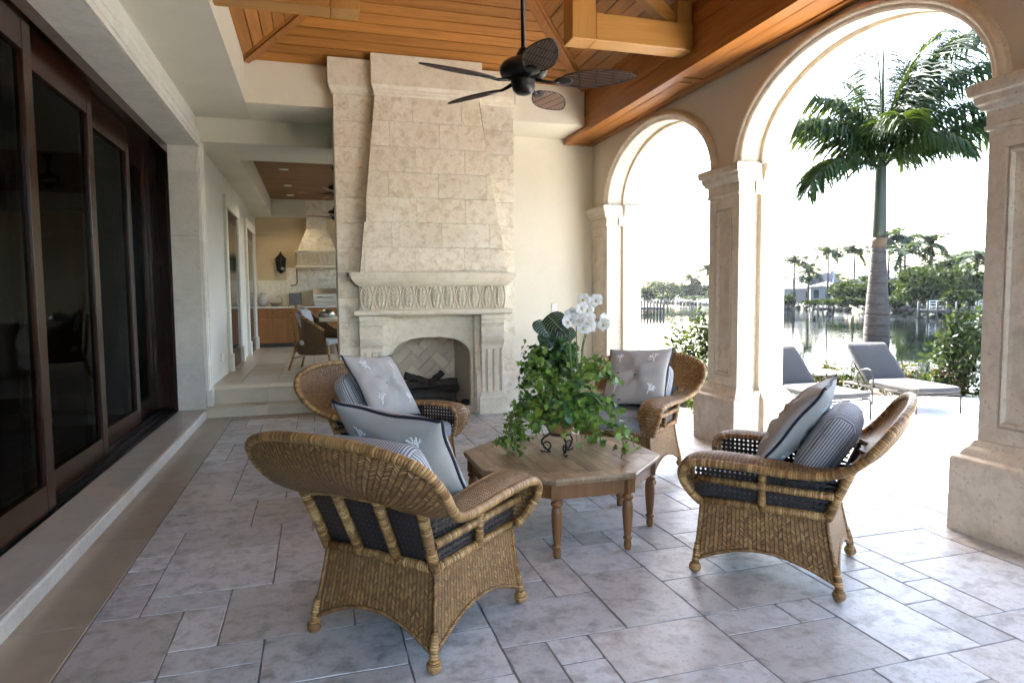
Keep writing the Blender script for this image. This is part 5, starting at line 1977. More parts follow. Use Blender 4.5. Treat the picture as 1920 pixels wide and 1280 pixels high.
def soft_box(w, d, h, r=.05, puff=.02, n=12, stripe='x'):
    """cushion: rounded box with swollen faces; uv in metres, u across the stripes"""
    mb = MB()
    faces = [((1, 0, 0), (0, 1, 0), (0, 0, 1)), ((-1, 0, 0), (0, -1, 0), (0, 0, 1)), ((0, 1, 0), (-1, 0, 0), (0, 0, 1)), ((0, -1, 0), (1, 0, 0), (0, 0, 1)), ((0, 0, 1), (1, 0, 0), (0, 1, 0)), ((0, 0, -1), (-1, 0, 0), (0, 1, 0))]
    hs = Vector((w / 2, d / 2, h / 2))
    for nrm, a, b in faces:
        nrm, a, b = Vector(nrm), Vector(a), Vector(b)
        rows, uv = [], []
        for i in range(n + 1):
            row, ur = [], []
            for j in range(n + 1):
                s, t = -1 + 2 * j / n, -1 + 2 * i / n
                s, t = math.sin(s * PI / 2) * .5 + s * .5, math.sin(t * PI / 2) * .5 + t * .5
                p = nrm + a * s + b * t
                q = Vector((p.x * hs.x, p.y * hs.y, p.z * hs.z))
                inner = Vector((max(-hs.x + r, min(hs.x - r, q.x)), max(-hs.y + r, min(hs.y - r, q.y)), max(-hs.z + r, min(hs.z - r, q.z))))
                dlt = q - inner
                if dlt.length > 1e-9:
                    q = inner + dlt.normalized() * r
                bulge = puff * (1 - s * s) * (1 - t * t)
                q = q + nrm * bulge
                row.append(q)
                au = abs(a.x) > .5
                if stripe == 'x':
                    u = q.x if (abs(nrm.x) < .5) else q.y
                    v = q.y if abs(nrm.z) > .5 else q.z
                else:
                    u = q.y if abs(nrm.y) < .5 else q.x
                    v = q.x if abs(nrm.z) > .5 else q.z
                ur.append((u, v))
            rows.append(row); uv.append(ur)
        mb.grid(rows, uv)
    return mb


def pillow_z(u, v, T=.085, tuft=.045):
    e = max(0.0, (1 - abs(u) ** 2.3)) * max(0.0, (1 - abs(v) ** 2.3))
    z = T * e ** .42
    r = math.hypot(u, v)
    ph = math.atan2(v, u)
    z -= tuft * math.exp(-(r / .13) ** 2)
    z += .014 * math.cos(8 * ph + 1.1 * math.sin(3 * ph)) * math.exp(-((r - .28) / .24) ** 2)
    z += .008 * math.sin(u * 7 + v * 3.1) * e + .006 * math.sin(v * 11 - u * 5) * e + .005 * math.sin(14 * ph) * e * min(1, r)
    return z


def pillow_xy(u, v, hw):
    return (hw * u * (1 - .055 * (1 - v * v)) * (1 + .025 * abs(u * v) ** 3), hw * v * (1 - .055 * (1 - u * u)) * (1 + .025 * abs(u * v) ** 3))


def coral(rs, size):
    """branching sprig as polylines in the plane"""
    lines = []

    def grow(p, a, L, d):
        pts = [p]
        for k in range(3):
            a2 = a + rs.uniform(-.25, .25)
            p = (p[0] + math.cos(a2) * L / 3, p[1] + math.sin(a2) * L / 3)
            pts.append(p)
        lines.append((pts, d))
        if d > 0:
            grow(pts[-1], a + rs.uniform(.25, .6), L * .72, d - 1)
            grow(pts[-1], a - rs.uniform(.25, .6), L * .72, d - 1)
            if rs.random() < .75: grow(pts[2], a + rs.choice((-1, 1)) * rs.uniform(.7, 1.1), L * .6, d - 1)
    grow((0, -size * .5), PI / 2, size * .36, 3)
    return lines


def pillow(label, M4, seed, hw=.285, T=.088):
    rs = random.Random(seed)
    r = root('throw_pillow', label, 'pillow')
    r['group'] = 'grey throw pillows'
    r.matrix_world = M4
    mb = MB()
    n = 30
    for s in (1, -1):
        rows, uv = [], []
        for i in range(n + 1):
            row, ur = [], []
            for j in range(n + 1):
                u, v = math.sin((-1 + 2 * j / n) * PI / 2), math.sin((-1 + 2 * i / n) * PI / 2)
                x, y = pillow_xy(u, v, hw)
                row.append((x, y, s * pillow_z(u, v, T))); ur.append((x, y))
            rows.append(row); uv.append(ur)
        mb.grid(rows, uv, flip=s < 0)
    part('cover', mb, M['grey'], r)
    ring = []
    for k in range(96):
        a = 4 * k / 96
        e, f = int(a), a - int(a)
        f = math.sin((-1 + 2 * f) * PI / 2)
        u, v = ((f, -1), (1, f), (-f, 1), (-1, -f))[e]
        x, y = pillow_xy(u, v, hw)
        ring.append((x * 1.008, y * 1.008, .004 * math.sin(k * .7)))
    part('piping', MB().tube(ring + [ring[0]], .0075, 6, caps=False), M['piping'], r)
    for s in (1, -1):
        part('button', MB().ball((0, 0, s * (pillow_z(0, 0, T) + .002)), .012, 10, 6, .6), M['piping'], r)
        for cu, cv in ((-.56, -.50), (.58, -.54), (.54, .60), (-.58, .62)):
            mbm = MB()
            rot = rs.uniform(-.5, .5)
            for pts, d in coral(rs, .12):
                w = .0024 + .0010 * d
                prev = None
                for k in range(len(pts)):
                    x0, y0 = pts[k]
                    t0 = pts[max(k - 1, 0)]; t1 = pts[min(k + 1, len(pts) - 1)]
                    tx, ty = t1[0] - t0[0], t1[1] - t0[1]
                    l = math.hypot(tx, ty) or 1
                    nx, ny = -ty / l * w, tx / l * w
                    pr = []
                    for sx in (-1, 0, 1):
                        X, Y = x0 + sx * nx, y0 + sx * ny
                        X, Y = X * math.cos(rot) - Y * math.sin(rot), X * math.sin(rot) + Y * math.cos(rot)
                        U, V = cu + X / hw, cv + Y / hw
                        a_, b_ = pillow_xy(U, V, hw)
                        pr.append((a_, b_, s * (pillow_z(U, V, T) + (.0045 if sx == 0 else .0018))))
                    if prev:
                        o = len(mbm.v)
                        mbm.add(prev + pr, [(0, 1, 4, 3), (1, 2, 5, 4)])
                    prev = pr
            part('coral_motif', mbm, M['thread'], r)
    return r


def set_cushions(cx, cy, ang, names, seed, seatmat='seatgrey', prot=0.0, poff=(0, 0, 0)):
    R = Matrix.Translation((cx, cy, 0)) @ Matrix.Rotation(math.radians(ang - 90), 4, 'Z')
    # seat cushion
    mb = soft_box(.535, .61, .135, .045, .018)
    o = part('seat_cushion', mb, M[seatmat])
    o.matrix_world = R @ Matrix.Translation((0, .065, .475))
    tag(o, names[0], 'cushion', 'striped seat cushions')
    # striped back cushion
    mb = soft_box(.54, .17, .40, .07, .025)
    o = part('back_cushion', mb, M['stripe'])
    o.matrix_world = R @ Matrix.Translation((0, -.275, .745)) @ Matrix.Rotation(math.radians(32), 4, 'X')
    tag(o, names[1], 'cushion', 'striped back cushions')
    # pillow: its z axis faces forward and up
    t = math.radians(36)
    PM = Matrix.Translation(Vector((0, -.105, .82)) + Vector(poff)) @ Matrix.Rotation(PI / 2 + t, 4, 'X')
    PM = PM @ Matrix.Rotation(PI, 4, 'Y') @ Matrix.Rotation(prot, 4, 'Z')
    pillow(names[2], R @ PM, seed)


CHAIRS = [(.452, 3.118, 43.5, 'near wicker armchair seen from behind with its back to the viewer'), (2.489, 3.143, 132.4, 'wicker armchair in profile in front of the right hand pier'),
          (.585, 5.29, -42.0, 'wicker armchair beside the fireplace facing the table'), (2.615, 5.25, 222.0, 'wicker armchair facing the viewer near the first arch')]
CN = [('grey seat cushion of the near armchair seen from behind', 'striped back cushion of the near armchair', 'grey coral pillow propped in the near armchair, its back showing', .10, (0, 0, .0)),
      ('pale seat cushion of the armchair in profile', 'striped round back cushion behind the pillow of the profile armchair', 'grey coral pillow standing edge on in the profile armchair', .0, (0, 0, .01)),
      ('plain blue grey seat cushion of the armchair beside the fireplace', 'striped back cushion of the armchair beside the fireplace', 'grey tufted coral pillow leaning in the fireplace armchair', -.10, (.03, 0, .02)),
      ('striped seat cushion of the armchair near the first arch', 'striped back cushion showing beside the pillow near the first arch', 'grey tufted coral pillow in the armchair near the first arch', .07, (-.03, 0, .0))]
for i, (cx, cy, an, lb) in enumerate(CHAIRS):
    armchair(cx, cy, an, lb)
    set_cushions(cx, cy, an, CN[i][:3], 70 + i, 'seatgrey', CN[i][3], CN[i][4])

# ================================================================== OCTAGONAL TABLE
TX, TY, TZ = 1.555, 4.15, .49
tb_ = root('octagonal_table', 'octagonal oak coffee table with turned legs in the middle of the armchairs', 'table', (TX, TY, 0))


def octo(R, z, ph=22.5):
    return [(R * math.cos(math.radians(ph + 45 * k)), R * math.sin(math.radians(ph + 45 * k)), z) for k in range(8)]


RT = .665
mb = MB().loft([octo(RT - .03, TZ - .045), octo(RT - .012, TZ - .042), octo(RT - .004, TZ - .028), octo(RT, TZ - .016), octo(RT - .003, TZ - .004)])
part('table_top', mb, M['table'], tb_)
for k in range(8):
    a, b = octo(RT - .006, TZ), octo(RT - .115, TZ)
    j = (k + 1) % 8
    q = [Vector(a[k]), Vector(a[j]), Vector(b[j]), Vector(b[k])]
    c = sum(q, Vector()) / 4
    q = [p + (c - p).normalized() * .0012 for p in q]
    part('border_board', MB().loft([[tuple(p - Vector((0, 0, .006))) for p in q], [tuple(p) for p in q]]), M['table'], tb_)
# parquet field: planks in two directions clipped to the inner octagon
inner = [(p[0], p[1]) for p in octo(RT - .117, 0)]
nP = 0
for i in range(-8, 8):
    for j in range(-3, 3):
        x0, y0 = i * .082, j * .27 + (.09 if i % 2 else 0)
        q = clip_poly([(x0 + .0008, y0 + .0008), (x0 + .0812, y0 + .0008), (x0 + .0812, y0 + .2692), (x0 + .0008, y0 + .2692)], inner)
        if len(q) > 2:
            part('parquet_plank', MB().prism(q, 'z', TZ - .006, TZ - .0005 + random.uniform(-.0006, .0006)), M['table'], tb_)
LR = .600
lp = octo(LR, 0)
leg = MB()
leg.box(-.033, .033, -.033, .033, .355, .446, .003)
leg.lathe([(.020, .372), (.026, .362), (.027, .358), (.020, .352), (.018, .345), (.025, .338), (.0275, .328), (.025, .318), (.019, .312), (.018, .306), (.022, .300), (.024, .27), (.0235, .22), (.020, .15), (.016, .095), (.0145, .085), (.020, .08), (.0215, .073), (.0195, .066), (.015, .06), (.017, .045), (.0175, .02), (.014, .002)], 16)
_n8 = 24
leg.v = leg.v[:_n8] + [(x * 1.36, y * 1.36, z) for x, y, z in leg.v[_n8:]]
leg_me = leg.mesh('leg')
leg_me.materials.append(M['tablez'])
for k in range(8):
    o = part('leg', None, None, tb_, me=leg_me)
    o.location = lp[k]
    o.rotation_euler = (0, 0, math.radians(22.5 + 45 * k))
    j = (k + 1) % 8
    a, b = Vector(octo(LR + .004, 0)[k]), Vector(octo(LR + .004, 0)[j])
    d = (b - a).normalized()
    part('apron', bar(a + d * .026 + Vector((0, 0, .400)), b - d * .026 + Vector((0, 0, .400)), .022, .090), M['tablez'], tb_)
bx_ = part('remote_control', MB().box(-.05, .05, -.022, .022, 0, .022, .004), M['black'])
bx_.location = (1.395, 4.60, TZ + .001)
bx_.rotation_euler = (0, 0, .2)
tag(bx_, 'small black remote lying on the table edge by the ivy', 'remote')

# ================================================================== PLANT ARRANGEMENT ON THE TABLE
IVY = [(0, 0), (.34, .10), (.30, .34), (.62, .42), (.36, .58), (.20, .62), (.0, 1.0), (-.20, .62), (-.36, .58), (-.62, .42), (-.30, .34), (-.34, .10)]


def ivy_mesh(name, anchors, n, size, rs, spread, normal_bias=(0, 0, .4)):
    """lobed leaves scattered round anchor points"""
    A = np.asarray(anchors, float)
    T = np.array(IVY)
    k = rs.integers(0, len(A), n)
    P = A[k] + rs.normal(size=(n, 3)) * spread
    nm = rs.normal(size=(n, 3)) + np.array(normal_bias) * 2
    nm /= np.linalg.norm(nm, axis=1)[:, None]
    ax = rs.normal(size=(n, 3)) + np.array([0, 0, -.5])
    ax -= nm * np.sum(ax * nm, axis=1)[:, None]
    ax /= np.linalg.norm(ax, axis=1)[:, None]
    sd = np.cross(ax, nm)
    s = size * (.55 + .8 * rs.random(n))
    V = P[:, None, :] + (sd[:, None, :] * T[None, :, 0:1] + ax[:, None, :] * T[None, :, 1:2]) * s[:, None, None]
    V += nm[:, None, :] * (np.abs(T[None, :, 0:1]) * .35 - T[None, :, 1:2] ** 2 * .2) * s[:, None, None]
    m = len(T)
    F = np.arange(n * m).reshape(n, m)
    return np_mesh(name, V.reshape(-1, 3), F)


pa = root('potted_orchid', 'white orchid and trailing ivy in a terracotta bowl on the table', 'potted plant', (TX + .0, TY + .0, TZ))
part('bowl', MB().lathe([(.05, .118), (.062, .12), (.085, .16), (.135, .255), (.165, .315), (.176, .322), (.176, .338), (.163, .338), (.15, .30), (.02, .296)], 24), M['terra'], pa)
part('soil', MB().lathe([(.152, .318), (.02, .330)], 18), M['soil'], pa)
sw_ = MB()
for k in range(3):
    a = 2 * PI * k / 3 + .5
    d = Vector((math.cos(a), math.sin(a), 0))
    pts = []
    for i in range(15):
        t = i / 14
        pts.append(d * (.035 + .075 * abs(math.sin(t * PI * 1.15)) + .03 * (1 - t)) + Vector((0, 0, .004 + t * .16)))
    pts = [d * .135 + Vector((0, 0, .012)), d * .125 + Vector((0, 0, .003))] + pts
    part('stand_leg', MB().tube(pts, .0065, 6), M['iron'], pa)
    sc_ = [d * (.09 + .026 * math.cos(t * .55)) + Vector((0, 0, .045 + .026 * math.sin(t * .55))) for t in range(13)]
    part('stand_scroll', MB().tube(sc_, .0055, 6), M['iron'], pa)
part('stand_ring', MB().tube([(.075 * math.cos(t * PI / 10), .075 * math.sin(t * PI / 10), .135) for t in range(21)], .006, 6), M['iron'], pa)
rs = np.random.default_rng(31)
anch = []
# mound above the bowl
for k in range(26):
    a = rs.random() * 2 * PI; r_ = .24 * math.sqrt(rs.random())
    anch.append((r_ * math.cos(a), r_ * math.sin(a), .345 + .13 * rs.random()))
strands = []
for k in range(24):
    a = 2 * PI * (k + rs.random() * .6) / 24
    front = math.cos(a - math.radians(255)) > .62        # the bowl shows between the trails at the front
    side = abs(math.cos(a - math.radians(-16)))
    ln = rs.uniform(.10, .16) if front else rs.uniform(.22, .36) + (.13 if math.cos(a - math.radians(-16)) > 0 else .05) * side
    p = Vector((.16 * math.cos(a), .16 * math.sin(a), .345))
    pts = [p.copy()]
    v = Vector((math.cos(a), math.sin(a), .5))
    for i in range(12):
        v = v * .84 + Vector((rs.normal() * .12, rs.normal() * .12, -.21))
        v = v.normalized() if v.length > 1 else v
        p = p + v * (ln / 8)
        p.z = max(p.z, .012)
        pts.append(p.copy())
        anch.append(tuple(p))
    strands.append(pts)
for k in range(9):   # sprays reaching out and up to both sides
    a = (.0, -.35, PI - .1, PI + .25, .35, -.2, PI - .5, -.5, PI + .1)[k] - .28
    pts = [Vector((0, 0, .345))]
    L_ = (.42, .38, .22, .24, .40, .34, .22, .36, .22)[k]
    for i in range(9):
        t = (i + 1) / 9
        pts.append(Vector((math.cos(a) * L_ * t, math.sin(a) * L_ * t, .345 + (.16 + .07 * (k % 3)) * math.sin(t * 2.3))))
        anch.append(tuple(pts[-1]))
    strands.append(pts)
part('ivy_leaves', None, M['ivy'], pa, me=ivy_mesh('ivy_leaves', anch, 1350, .046, rs, .026), kind='stuff')
mb = MB()
for s_ in strands:
    mb.tube(s_, .0022, 4)
part('ivy_stem', mb, M['stem'], pa)


def strap_leaf(a, length, width, rise, droop, fold=.02):
    P, U = [], []
    d = Vector((math.cos(a), math.sin(a), 0)); s = Vector((-d.y, d.x, 0))
    p = Vector((0, 0, 0)); e = rise
    N = 14
    for i in range(N + 1):
        t = i / N
        w = width * (math.sin(PI * min(1, t * .93 + .07)) ** .55) * .5 if t < 1 else 0
        P.append([p + s * (w * j) + Vector((0, 0, fold * abs(j) * (1 if abs(j) else 0))) for j in (-1, -.5, 0, .5, 1)])
        p = p + (d * math.cos(e) + Vector((0, 0, math.sin(e)))) * (length / N)
        e -= droop / N
    return MB().grid(P)


for a, L, w, ri, dr, z0, off in ((-.18, .34, .10, .55, 1.35, .34, (.04, -.05)), (.25, .26, .085, 1.1, 1.9, .35, (.04, 0)), (-1.0, .24, .085, .2, 1.9, .35, (.03, -.09)), (-1.9, .27, .08, .35, 2.2, .35, (.02, -.10)), (2.7, .2, .08, .7, 1.4, .35, (0, 0)), (-.6, .27, .075, .9, 2.4, .35, (.05, -.08))):
    o = part('orchid_leaf', strap_leaf(a, L, w, ri, dr), M['bigleaf'], pa)
    o.location = (off[0], off[1], z0)


def wpt(u, v, y=4.10):
    return Vector((1.731 + (u - 1095) * .00381, y, 1.492 - (v - 570) * .00352)) - Vector((TX, TY, TZ))


def flower_mesh():
    mb = MB()
    for k, (a, L, w) in enumerate(((90, .044, .036), (162, .046, .052), (18, .046, .052), (232, .042, .032), (308, .042, .032))):
        A = math.radians(a)
        d = Vector((math.cos(A), 0, math.sin(A))); s = Vector((-d.z, 0, d.x))
        P = []
        for i in range(6):
            t = i / 5
            ww = w * math.sin(PI * min(.97, t * .8 + .12)) * .6
            P.append([d * (L * t + .003) + s * (ww * j) + Vector((0, -.010 * math.sin(t * 2.2) + .006 * j * j, 0)) for j in (-1, 0, 1)])
        mb.grid(P)
    return mb


fl_me = flower_mesh().mesh('flower'); fl_me.materials.append(M['petal'])
lip_me = MB().ball((0, -.012, -.004), .009, 8, 6, 1.2).mesh('lip'); lip_me.materials.append(M['lip'])
stems = [[(1076, 790), (1080, 720), (1086, 660), (1098, 610), (1099, 575), (1092, 556)], [(1072, 790), (1068, 720), (1064, 660), (1063, 620), (1058, 600), (1050, 596)], [(1086, 660), (1096, 618), (1106, 602), (1114, 596), (1120, 606)]]
for k, s_ in enumerate(stems):
    pts = catmull([wpt(u, v, 4.10 + .01 * k) for u, v in s_], 20)
    part('flower_stem', MB().tube(pts, .0042 if k < 2 else .0028, 6), M['stem'], pa)
for u0, u1, v1 in ((1079, 1091, 640), (1073, 1066, 640), (1080, 1077, 610)):
    part('bamboo_stake', MB().tube([wpt(u0, 800, 4.12), wpt(u1, v1, 4.12)], .004, 6), M['stem'], pa)
FLW = [(1086, 562, 4.07), (1110, 563, 4.08), (1080, 577, 4.06), (1096, 582, 4.10), (1076, 600, 4.05), (1090, 604, 4.05), (1064, 598, 4.09), (1054, 604, 4.07), (1084, 616, 4.05), (1098, 612, 4.07), (1126, 600, 4.09), (1123, 609, 4.06), (1068, 588, 4.11), (1100, 597, 4.10)]
rsf = random.Random(8)
for u, v, y in FLW:
    o = part('flower', None, None, pa, me=fl_me)
    o.location = wpt(u, v, y)
    o.rotation_euler = (rsf.uniform(-.5, .3), rsf.uniform(-.5, .5), rsf.uniform(-.8, .6))
    q = part('lip', None, None, o, me=lip_me)

# ================================================================== PLANT ON STAND BY THE WALL
PX2, PY2 = 2.72, 7.55
pb = root('plant_stand_ivy', 'dark ivy and veined leaf plant in a wire basket stand by the end wall', 'potted plant', (PX2, PY2, 0))
for k in range(4):
    a = PI / 4 + k * PI / 2
    part('stand_leg', MB().tube([(.20 * math.cos(a), .20 * math.sin(a), .002), (.15 * math.cos(a), .15 * math.sin(a), .30), (.19 * math.cos(a), .19 * math.sin(a), .62)], .011, 6), M['iron_br'], pb)
for z, r_ in ((.30, .155), (.62, .20), (.78, .225)):
    part('basket_ring', MB().tube([(r_ * math.cos(t * PI / 12), r_ * math.sin(t * PI / 12), z) for t in range(25)], .007, 6), M['iron_br'], pb)
for k in range(12):
    a = k * PI / 6
    part('basket_wire', MB().tube([(.15 * math.cos(a), .15 * math.sin(a), .50), (.21 * math.cos(a), .21 * math.sin(a), .66), (.225 * math.cos(a), .225 * math.sin(a), .78)], .004, 5), M['iron_br'], pb)
part('pot', MB().lathe([(.10, .50), (.14, .52), (.19, .74), (.195, .76), (.17, .75), (.02, .74)], 18), M['soil'], pb)
rs = np.random.default_rng(77)
anch = []
for k in range(60):
    a = rs.random() * 2 * PI; r_ = .30 * math.sqrt(rs.random())
    anch.append((r_ * math.cos(a), r_ * math.sin(a), .78 + .34 * rs.random() * (1 - r_ * 1.6)))
for k in range(16):
    a = 2 * PI * k / 16 + rs.random() * .3
    for i in range(7):
        t = i / 6
        anch.append(((.24 + .12 * t) * math.cos(a), (.24 + .12 * t) * math.sin(a), .80 - .34 * t * rs.uniform(.5, 1.2)))
part('ivy_leaves', None, M['ivy_dark'], pb, me=ivy_mesh('ivy_leaves', anch, 1500, .062, rs, .035), kind='stuff')


def arrow_leaf(L, W):
    T = [(0, 0), (.28, -.16), (.44, .0), (.50, .2), (.40, .5), (.2, .8), (0, 1.0)]
    P = []
    for i in range(9):
        t = i / 8
        y = -.12 + 1.12 * t
        w = .5 * (math.sin(PI * min(.999, (t * .86 + .14))) ** .7) * (1.0 if t > .12 else .75)
        P.append([Vector((W * w * j * 2, -.10 * L * math.sin(t * 2) + .06 * abs(j) * L, L * y)) for j in (-1, -.5, 0, .5, 1)])
    return MB().grid(P), P


for k, (dx, dz, yaw_, tilt, L) in enumerate(((-.20, 1.24, .5, 2.9, .22), (-.06, 1.30, -.1, 2.5, .25), (.10, 1.24, -.5, 3.4, .22), (-.12, 1.10, .2, 3.0, .20), (.20, 1.16, -.6, 3.7, .20), (-.02, 1.16, .3, 2.2, .20))):
    mb, P = arrow_leaf(L, L * .62)
    o = part('veined_leaf', mb, M['alocasia'], pb)
    o.location = (dx, -.10, dz)
    o.rotation_euler = (.55, tilt, yaw_)
    mv = MB()
    off = Vector((0, -.004, 0))
    mv.tube([P[i][2] + off for i in range(9)], .0035, 4)
    for i in range(1, 7):
        for j in (0, 4):
            mv.tube([P[i][2] + off, P[min(i + 1, 8)][j // 2 if j == 0 else 3] + off if False else P[i][1 if j == 0 else 3] + off, P[min(i + 1, 8)][j] + off], .0022, 4)
    part('vein', mv, M['vein'], o)
    part('leaf_stalk', MB().tube([(0, 0, .74), (dx * .5, -.04, .95), (dx, -.10, dz)], .005, 5), M['stem'], pb)
# ================================================================== CEILING FAN
def fan(loc, label, rod, R_=.76, phase=0.0, droop=.02, simple=False, group='ceiling fans'):
    r = root('ceiling_fan', label, 'fan', loc, group=group)
    part('downrod', MB().tube([(0, 0, .16), (0, 0, rod)], .016, 10), M['bronze'], r)
    part('rod_cover', MB().lathe([(.055, .155), (.05, .19), (.03, .225), (.018, .24)], 20), M['bronze'], r)
    part('canopy', MB().lathe([(.02, rod - .12), (.05, rod - .10), (.075, rod - .04), (.08, rod)], 20), M['bronze'], r)
    part('motor', MB().lathe([(.05, .16), (.10, .155), (.145, .13), (.165, .10), (.168, .075), (.155, .05), (.12, .035), (.09, .03)], 28), M['bronze'], r)
    part('switch_housing', MB().lathe([(.085, .030), (.088, .0), (.080, -.01), (.082, -.025), (.072, -.055), (.045, -.078), (.012, -.085)], 24), M['bronze'], r)
    if not simple:
        part('pull_chain', MB().tube([(-.07, -.03, -.03), (-.072, -.032, -.16)], .0018, 5), M['bronze'], r)
    pitch = math.radians(-14)
    for k in range(5):
        a = phase + 2 * PI * k / 5
        B = Matrix.Rotation(a, 4, 'Z') @ Matrix.Rotation(-droop, 4, 'Y')
        # arm ending in a round palm plate
        arm = MB().tube([(.075, 0, .02), (.14, 0, .0), (.20, 0, -.012), (.25, 0, -.010)], [.016, .013, .011, .010], 8)
        part('blade_arm', arm.xform(B), M['bronze'], r)
        TW = B @ Matrix.Translation((.24, 0, -.004)) @ Matrix.Rotation(pitch, 4, 'X')
        pl = MB().lathe([(.004, -.012), (.032, -.012), (.046, -.008), (.05, -.003), (.045, .002)], 18)
        pl.v = [(x * 1.35 + .04, y, z) for x, y, z in pl.v]
        part('palm_plate', pl.xform(TW), M['bronze'], r)
        # blade outline
        L = R_ - .24
        prof = []
        n = 22
        for i in range(n + 1):
            t = i / n
            w = .108 * (math.sin(PI * (t * .985 + .0075)) ** .62) * (1.08 - .25 * t)
            prof.append((t * L, w))
        top = [(x, w, 0) for x, w in prof] + [(x, -w, 0) for x, w in prof[::-1]]
        m_ = MB().loft([[(x, y, .001) for x, y, z in top], [(x, y, .005) for x, y, z in top]])
        bl = part('blade', m_.xform(TW), M['blade'], r)
        if simple: continue
        mb = MB()
        y = -.10
        def wid(x):
            t = max(0, min(1, x / L))
            return .108 * (math.sin(PI * (t * .985 + .0075)) ** .62) * (1.08 - .25 * t)
        while y <= .10:
            xs = [x for x, w in [(L * i / 60, wid(L * i / 60)) for i in range(61)] if w > abs(y) + .003]
            if len(xs) > 2:
                mb.box(xs[0], xs[-1], y - .0026, y + .0026, -.0045, .001)
            y += .0185
        part('blade_cane', mb.xform(TW), M['slat'], bl)
        mb = MB()
        for t in (.28, .5, .72):
            w = wid(L * t) - .002
            mb.box(L * t - .004, L * t + .004, -w, w, -.0065, -.0046)
        rim = [Vector((x, w, -.001)) for x, w in prof] + [Vector((x, -w, -.001)) for x, w in prof[::-1]]
        mb.tube(rim, .005, 5)
        part('blade_binding', mb.xform(TW), M['slat'], bl)
    return r


fan((1.425, 4.5, 3.03), 'dark bronze ceiling fan with five woven cane blades over the table', ZC + SL * HW - 3.07, .77, math.radians(-23), .02)
fan((.42, 13.0, 3.50), 'nearer dark fan over the kitchen table', .49, .70, math.radians(35), .0, True)
fan((.47, 16.0, 3.42), 'farther dark fan in front of the range hood', .57, .66, math.radians(40), .0, True)

# ================================================================== KITCHEN
kb = root('kitchen_cabinet', 'honey wood base cabinet with stone counter against the kitchen wall', 'cabinet', (-.7, 17.6, KZ))
part('carcass', MB().box(-1.40, .9, 17.30, 17.88, KZ + .10, 1.30), M['cab'], kb, world=True)
part('toe_kick', MB().box(-1.38, .88, 17.36, 17.88, KZ + .002, KZ + .099), M['black'], kb, world=True)
part('counter_top', MB().box(-1.41, .95, 17.25, 17.884, 1.302, 1.345, .006), M['casing'], kb, world=True)
for i, (x0, x1) in enumerate(((-1.36, -.72), (-.70, -.06), (-.04, .6))):
    d = part('drawer', MB().box(x0, x1, 17.28, 17.299, 1.09, 1.27, .004), M['cab'], kb, world=True)
    part('knob', MB().ball(((x0 + x1) / 2, 17.265, 1.18), .018, 10, 6), M['iron'], d, world=True)
    for a, b in ((x0, (x0 + x1) / 2 - .004), ((x0 + x1) / 2 + .004, x1)):
        d = part('door', MB().box(a, b, 17.28, 17.299, KZ + .13, 1.07, .004), M['cab'], kb, world=True)
        n = 5
        for k in range(n):
            w = (b - a - .12) / n
            part('bead_board', MB().box(a + .06 + k * w + .002, a + .06 + (k + 1) * w - .002, 17.274, 17.2805, KZ + .20, 1.0, .002), M['cab'], d, world=True)
jr = root('ginger_jar', 'patterned ceramic lidded jar on the kitchen counter', 'jar', (-1.27, 17.55, 1.346))
part('body', MB().lathe([(.07, .002), (.11, .05), (.135, .14), (.12, .23), (.08, .28), (.07, .30)], 18), M['ceramic'], jr)
part('lid', MB().lathe([(.078, .30), (.08, .32), (.05, .36), (.02, .375), (.018, .40)], 14), M['ceramic'], jr)
ff = root('silver_appliance', 'low silver tap and bowl beside the jar on the kitchen counter', 'tap', (-.98, 17.55, 1.346))
part('bowl', MB().lathe([(.05, .002), (.10, .02), (.15, .09), (.155, .10), (.14, .09), (.02, .03)], 16), M['steel'], ff)
part('spout', MB().tube([(.14, .05, .0), (.14, .05, .20), (.10, .03, .26), (.02, 0, .22)], .012, 8), M['steel'], ff)
fb_ = root('counter_frame', 'black framed screen propped on the kitchen counter', 'screen', (-.52, 17.6, 1.346))
part('frame', MB().box(-.14, .16, -.02, .02, .03, .33, .008), M['black'], fb_)
part('screen', MB().box(-.12, .14, -.024, -.0205, .05, .31), M['pane'], fb_)
part('easel', MB().tube([(-.12, .0, .06), (-.16, -.06, .0)], .008, 6), M['iron'], fb_)
gl = root('grill', 'stainless steel grill built into the kitchen counter', 'grill', (.25, 17.5, 1.346))
part('body', MB().box(-.32, .40, -.15, .30, .002, .10, .01), M['steel'], gl)
part('hood', MB().prism([(-.17, .102), (-.17, .30), (-.05, .44), (.28, .44), (.28, .102)], 'x', -.32, .40), M['steel'], gl)
part('handle', MB().tube([(-.25, -.21, .22), (.33, -.21, .22)], .012, 8), M['steel'], gl)
part('knob', MB().ball((.3, -.17, .05), .022, 10, 6), M['black'], gl)
hd_ = root('range_hood', 'carved stone range hood on the kitchen wall', 'range hood', (.045, 17.6, 2.3))
part('frieze', MB().box(-.44, .53, 17.34, 17.89, 2.34, 2.68), M['carve'], hd_, world=True)
part('ledge', rect_loft(-.44, .53, 17.34, 17.89, [(2.30, .02), (2.31, .04), (2.335, .04), (2.345, .0)], (1, 1, 1, 0)), M['carve'], hd_, world=True)
part('cornice', rect_loft(-.44, .53, 17.34, 17.89, [(2.66, .0), (2.68, .02), (2.70, .045), (2.72, .05)], (1, 1, 1, 0)), M['carve'], hd_, world=True)
part('canopy', MB().loft([[(-.42, 17.36, 2.722), (.51, 17.36, 2.722), (.51, 17.89, 2.722), (-.42, 17.89, 2.722)], [(-.20, 17.52, 3.27), (.30, 17.52, 3.27), (.30, 17.89, 3.27), (-.20, 17.89, 3.27)]]), M['fire'], hd_, world=True)
part('flue', MB().box(-.19, .29, 17.53, 17.89, 3.272, 3.99), M['fire'], hd_, world=True)
